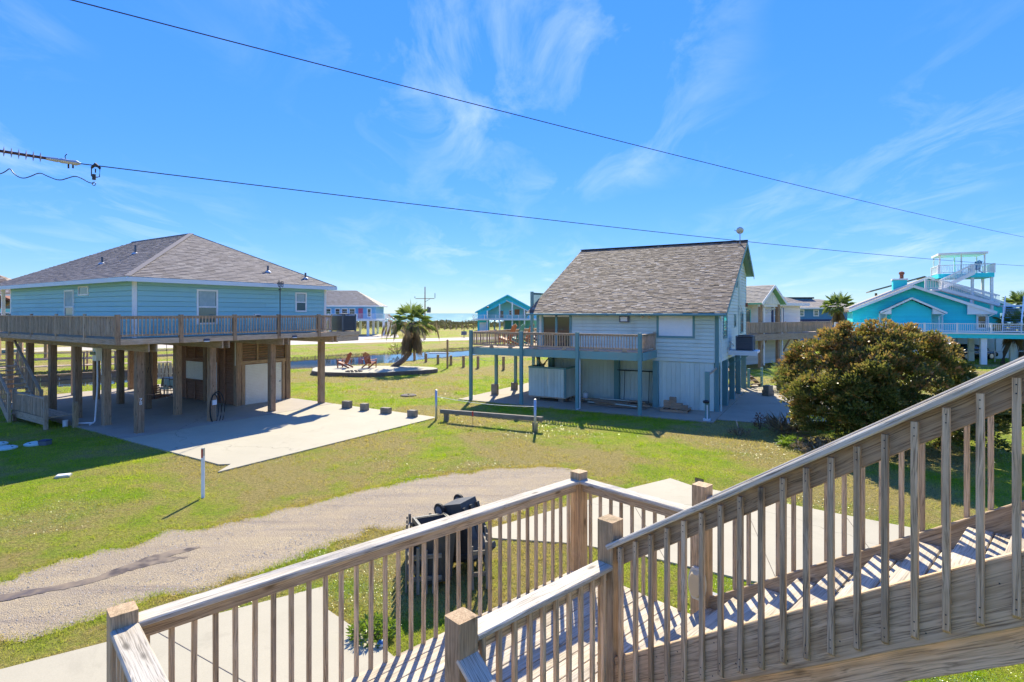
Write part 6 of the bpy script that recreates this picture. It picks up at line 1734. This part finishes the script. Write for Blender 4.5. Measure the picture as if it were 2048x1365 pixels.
# ---------------- behind the blue house: footbridge, bulkhead, pale fence
FB = thing('footbridge', 'wooden footbridge with rails over the ditch seen between the piles', 'footbridge', (-33.5,44,0), R(28))
for k in range(30): board('plank', (-6+.4*k,-.6,.45), (-6+.4*k,.6,.45), .37, .05, MT['h1deck'], FB)
for sy in (-.65,.65):
    for k in range(7): board('post', (-6+2*k,sy,-.6), (-6+2*k,sy,1.5), .12, .12, MT['pile'], FB, up=(1,0,0))
    board('rail', (-6,sy,1.45), (6,sy,1.45), .1, .05, MT['h1deck'], FB); board('rail', (-6,sy,1.0), (6,sy,1.0), .04, .1, MT['h1deck'], FB)
BH = thing('bulkhead', 'low dark timber bulkhead along the ditch behind the piles', 'retaining wall', (*g(190,752),0), math.atan2(.714,.70))
for k in range(26): board('plank', (-13+k,0,-.35), (-12.02+k,0,-.35), .08, 1.1, MT['pile'], BH)
board('cap', (-13,-.02,.26), (13,-.02,.26), .2, .06, MT['pile'], BH)
n = 5000
s_ = rng.uniform(-24,-4,n); nn = rng.normal(-4.4,.6,n)
x = DP[0]+DD[0]*s_+DN[0]*nn; y = DP[1]+DD[1]*s_+DN[1]*nn
PF = thing('picket_fence', 'short pale picket fence by the ditch behind the corner pile', 'fence', (*g(312,756),0), R(25))
for k in range(9): board('picket', (-.9+.22*k,0,0), (-.9+.22*k,0,1.0), .16, .03, MT['cap'], PF, up=(0,-1,0))
for z in (.25,.75): board('rail', (-1,.04,z), (1,.04,z), .03, .08, MT['cap'], PF)

# ---------------- bins in a picket corral below the landing
BC = thing('bin_corral', 'low picket corral round the rubbish bins below the landing', 'corral', (*g(895,1160),0), R(10))
bo = BC.location
for k in range(11):
    x_ = -.62+.124*k
    for yy in (-.46,1.06):
        if yy < 0 and 4 <= k <= 7: continue
        board('picket', (x_,yy,.02), (x_+random.uniform(-.02,.02),yy,.74+random.uniform(-.08,.05)), .05, .03, MT['timber'], BC, up=(0,-1,0))
for k in range(7):
    for xx in (-.68,.68): board('picket', (xx,-.36+.22*k,.02), (xx,-.36+.22*k,.74+random.uniform(-.06,.05)), .05, .03, MT['timber'], BC, up=(1,0,0))
for z in (.25,.60):
    board('rail', (-.65,1.02,z), (.65,1.02,z), .03, .07, MT['timber'], BC); board('rail', (-.65,-.425,z), (-.12,-.425,z), .03, .07, MT['timber'], BC); board('rail', (.35,-.425,z), (.65,-.425,z), .03, .07, MT['timber'], BC)
    for xx in (-.645,.645): board('rail', (xx,-.40,z), (xx,1.0,z), .03, .07, MT['timber'], BC)
def bin_shell(par, name, w0, d0, w1, d1, z0, z1, th, mat):
    """open tapered tub"""
    def ring(w, d, z): return [(-w/2,-d/2,z),(w/2,-d/2,z),(w/2,d/2,z),(-w/2,d/2,z)]
    vs = ring(w0,d0,z0)+ring(w1,d1,z1)+ring(w1-2*th,d1-2*th,z1)+ring(w0-2*th,d0-2*th,z0+th)
    fs = [(3,2,1,0)]
    for a in (0,4,8): fs += [(a+i,a+(i+1)%4,a+4+(i+1)%4,a+4+i) for i in range(4)]
    fs.append((12,13,14,15)); return MB().add(vs, fs).build(name, mat, par)
def make_bin(label, loc, rot, lid_open):
    t_ = thing('wheelie_bin', label, 'bin', loc); t_.rotation_euler = rot; t_.scale = (.88,.88,.95)
    bin_shell(t_, 'tub', .46,.52,.60,.70,.06,1.02,.02, MT['bin'])
    mb = MB(); mb.box(-.335,.335,-.385,-.352,.94,1.03); mb.box(-.335,.335,.352,.40,.92,1.03); mb.box(-.335,-.302,-.351,.351,.95,1.03); mb.box(.302,.335,-.351,.351,.95,1.03); mb.build('rim', MT['bin'], t_)
    for sx in (-.20,.0,.20): MB().box(sx-.03,sx+.03,-.33,-.29,.15,.85).build('rib', MT['bin'], t_)
    ax_ = MB().tube([(-.30,.28,.13),(.30,.28,.13)], .018, 8).build('axle', MT['galv'], t_)
    for sx in (-.29,.29):
        wh = MB().lathe([(.10,-.03),(.135,-.03),(.14,-.02),(.14,.02),(.135,.03),(.10,.03)], 20).build('wheel', MT['rubber'], t_, (sx,.29,.13)); wh.rotation_euler = (0,R(90),0)
        MB().lathe([(.09,-.034),(.03,-.04),(.03,.04),(.09,.034)], 10).build('hub', MT['acgrey'], wh)
    MB().tube([(-.2,.42,.99),(.2,.42,.99)], .018, 8).build('handle', MT['bin'], t_)
    if lid_open:
        MB().box(-.33,.33,.43,.47,.30,1.0).build('lid', MT['bin'], t_)
    else:
        MB().add([(-.34,-.40,1.04),(.34,-.40,1.04),(.34,.42,1.04),(-.34,.42,1.04),(-.28,-.3,1.10),(.28,-.3,1.10),(.28,.34,1.10),(-.28,.34,1.10)], [(0,1,5,4),(1,2,6,5),(2,3,7,6),(3,0,4,7),(4,5,6,7),(3,2,1,0)]).build('lid', MT['bin'], t_)
make_bin('open charcoal wheelie bin standing in the corral, lid hanging back', (bo.x-.20,bo.y-.04,0.02), (0,0,R(25)), True)
make_bin('charcoal wheelie bin turned upside down with wheels in the air', (bo.x+.12,bo.y+.56,1.20), (R(180+16),R(4),R(-127)), False)
blp = thing('blue_ball', 'small blue and white ball in the grass beside the concrete edge', 'ball', (*g(763,1296),.0)); MB().lathe([(.01,0),(.03,.006),(.051,.027),(.057,.054),(.051,.081),(.03,.102),(.01,.108)], 14).build('shell', MT['chair_blue'], blp, smooth=True); MB().lathe([(.0562,.035),(.0592,.054),(.0562,.073)], 14).build('band', MT['wmetal'], blp, smooth=True)
# ------------------------------------------------------------------ lawn: blades, clover, pebbles
def inside(px, py, poly):
    r = np.zeros(len(px), bool); x0, y0 = poly[-1]
    for x1, y1 in poly:
        c = ((y0 > py) != (y1 > py))
        if y1 != y0: r ^= c & (px < (x1-x0)*(py-y0)/(y1-y0)+x0)
        x0, y0 = x1, y1
    return r
def scatter(n, d0, d1, k=1.0, spread=56):
    u = rng.random(n)
    d = (u*(d1**-k) + (1-u)*(d0**-k))**(-1/k)
    a = np.radians(rng.uniform(-spread, spread, n))
    # more room round the camera than the frame needs
    x, y = d*np.sin(a)/np.maximum(np.cos(a),.35), d
    return x, y
def clear(x, y, shrink=0):
    ok = np.ones(len(x), bool)
    for p in EXCL: ok &= ~inside(x, y, p)
    ok &= np.abs(ditch_dist(x, y)) > 4.3
    return ok
n = 620000
x, y = scatter(n, 5.0, 75, .85)
ok = clear(x, y); x, y = x[ok], y[ok]
LW = np.array(lane)
inl = np.where(inside(x, y, np.array(laneW)))[0]
dm = np.full(len(inl), 9.0)
for (xa_, ya_), (xb_, yb_) in zip(laneW[::3], laneW[3::3]+laneW[:1]):
    ex, ey = xb_-xa_, yb_-ya_; L2 = ex*ex+ey*ey
    tt = np.clip(((x[inl]-xa_)*ex+(y[inl]-ya_)*ey)/L2, 0, 1)
    dm = np.minimum(dm, np.hypot(x[inl]-xa_-tt*ex, y[inl]-ya_-tt*ey))
drop = np.ones(len(x), bool); drop[inl] = rng.random(len(inl)) < np.clip(1-dm/.32, 0, 1)**1.4*.8 + .006
x, y = x[drop], y[drop]; n = len(x)
patch = np.sin(x*.9+1)*np.sin(y*.7+.4) + .6*np.sin(x*2.3+y*1.7) + .5*np.sin(x*.31-y*.45)
hgt = (.028 + .018*np.clip(patch,-.8,1.6))*rng.uniform(.6,1.35,n)*np.clip(y/16,.85,2.4)
wid = .0075*np.clip(y/9,.9,6)*rng.uniform(.7,1.3,n)
a = rng.uniform(0,6.283,n)
z = ground_z(x,y)
lean = rng.normal(0,.55,(n,2))*hgt[:,None]
b0 = np.stack([x-np.cos(a)*wid/2, y-np.sin(a)*wid/2, z-.004],1); b1 = np.stack([x+np.cos(a)*wid/2, y+np.sin(a)*wid/2, z-.004],1)
tp = np.stack([x+lean[:,0], y+lean[:,1], z+hgt],1)
Vg = np.stack([b0,b1,tp],1).reshape(-1,3)
# taller weed tufts, and a fringe creeping over the lane's edge
nt_ = 9000
tx, ty = scatter(nt_, 5.2, 40, .6)
ok = clear(tx, ty) & ~inside(tx, ty, np.array(laneW)); tx, ty = tx[ok], ty[ok]
ed = np.array(laneW); ed = ed[rng.integers(0, len(ed), 26000)] + rng.normal(0, .12, (26000,2))
fr_e = []
for pl_ in EXCL:
    q_ = np.roll(pl_, -1, 0)
    for (xa_, ya_), (xb_, yb_) in zip(pl_, q_):
        L_ = math.hypot(xb_-xa_, yb_-ya_); dm_ = math.hypot((xa_+xb_)/2, (ya_+yb_)/2)
        if dm_ > 60 or L_ < .05: continue
        k_ = int(L_*60); t_e = rng.random(k_)[:,None]
        fr_e.append(np.array([xa_,ya_])*(1-t_e) + np.array([xb_,yb_])*t_e + rng.normal(0,.05,(k_,2)))
ed = np.concatenate([ed]+fr_e)
ok = clear(ed[:,0], ed[:,1]); ed = ed[ok]
bx_ = np.concatenate([np.repeat(tx, 9) + rng.normal(0,.035,len(tx)*9)*np.clip(np.repeat(ty,9)/12,.8,2), ed[:,0]])
by_ = np.concatenate([np.repeat(ty, 9) + rng.normal(0,.035,len(tx)*9)*np.clip(np.repeat(ty,9)/12,.8,2), ed[:,1]])
m_ = len(bx_); hh_ = np.concatenate([rng.uniform(.05,.10,len(tx)*9), rng.uniform(.02,.07,len(ed))])*np.clip(by_/18,.8,1.6)
ww_ = .013*np.clip(by_/12,.8,2.5)*rng.uniform(.6,1.3,m_); a = rng.uniform(0,6.283,m_)
ln_ = rng.normal(0,.6,(m_,2))*hh_[:,None]; z = ground_z(bx_,by_)
b0 = np.stack([bx_-np.cos(a)*ww_/2, by_-np.sin(a)*ww_/2, z-.004],1); b1 = np.stack([bx_+np.cos(a)*ww_/2, by_+np.sin(a)*ww_/2, z-.004],1)
Vt = np.stack([b0,b1,np.stack([bx_+ln_[:,0], by_+ln_[:,1], z+hh_],1)],1).reshape(-1,3)
Vg = np.concatenate([Vg, Vt]); n = len(Vg)//3
go = np_obj('lawn_grass', Vg, np.arange(n*3).reshape(-1,3), MT['blade'], kind='stuff'); tag(go, 'short mown lawn grass with dry patches', 'grass')
# glossy clover leaves in drifts
n = 700000
x, y = scatter(n, 5.5, 46, .7)
dr = np.sin(x*.55+y*.3+.6)*np.sin(y*.62-x*.2+1.1) + .55*np.sin(x*1.6+2)*np.sin(y*1.3+x*.5) + rng.normal(0,.35,n)
ok = clear(x, y) & ~inside(x, y, np.array(laneW)) & (dr > .72); x, y = x[ok], y[ok]; n = len(x)
sz = rng.uniform(.004,.008,n)*np.clip(y/11,.9,2.2)
P = np.stack([x,y,ground_z(x,y)+rng.uniform(.02,.05,n)],1)
nrm = rdir(n, 2.0); t1 = np.cross(nrm, rdir(n)); t1 /= np.linalg.norm(t1,axis=1,keepdims=True); t2 = np.cross(nrm,t1)
Vc = np.stack([P+t1*sz[:,None],P+t2*sz[:,None],P-t1*sz[:,None],P-t2*sz[:,None]],1).reshape(-1,3)
co = np_obj('clover', Vc, np.arange(n*4).reshape(-1,4), MT['clover'], kind='stuff'); tag(co, 'glossy clover leaves drifting through the lawn', 'clover')
# loose stones on the lane
n = 42000
bx = np.array(lane); x = rng.uniform(bx[:,0].min(), bx[:,0].max(), n); y = rng.uniform(bx[:,1].min(), bx[:,1].max(), n)
ok = inside(x, y, np.array(laneW)); x, y = x[ok], y[ok]; n = len(x)
s = (.004+.016*rng.random(n)**3)[:,None]
c0 = np.stack([x,y,np.full(n,.014)],1)
octv = np.array([(1,0,0),(0,1,0),(-1,0,0),(0,-1,0),(0,0,.7)])
jit = rng.uniform(.6,1.3,(n,5,1))
Vs = (c0[:,None,:] + octv[None]*s[:,None,:]*jit).reshape(-1,3)
k = (np.arange(n)*5)[:,None]
Fs = np.concatenate([k+np.array([[0,1,4]]),k+np.array([[1,2,4]]),k+np.array([[2,3,4]]),k+np.array([[3,0,4]])],0)
MT['pebble'] = plain('pebble_stone', (.42,.38,.34), .85, c2=(.22,.19,.17), sc=30, coord='World')
po = np_obj('lane_pebbles', Vs, Fs, MT['pebble'], kind='stuff'); tag(po, 'loose pebbles scattered over the gravel lane', 'pebbles')
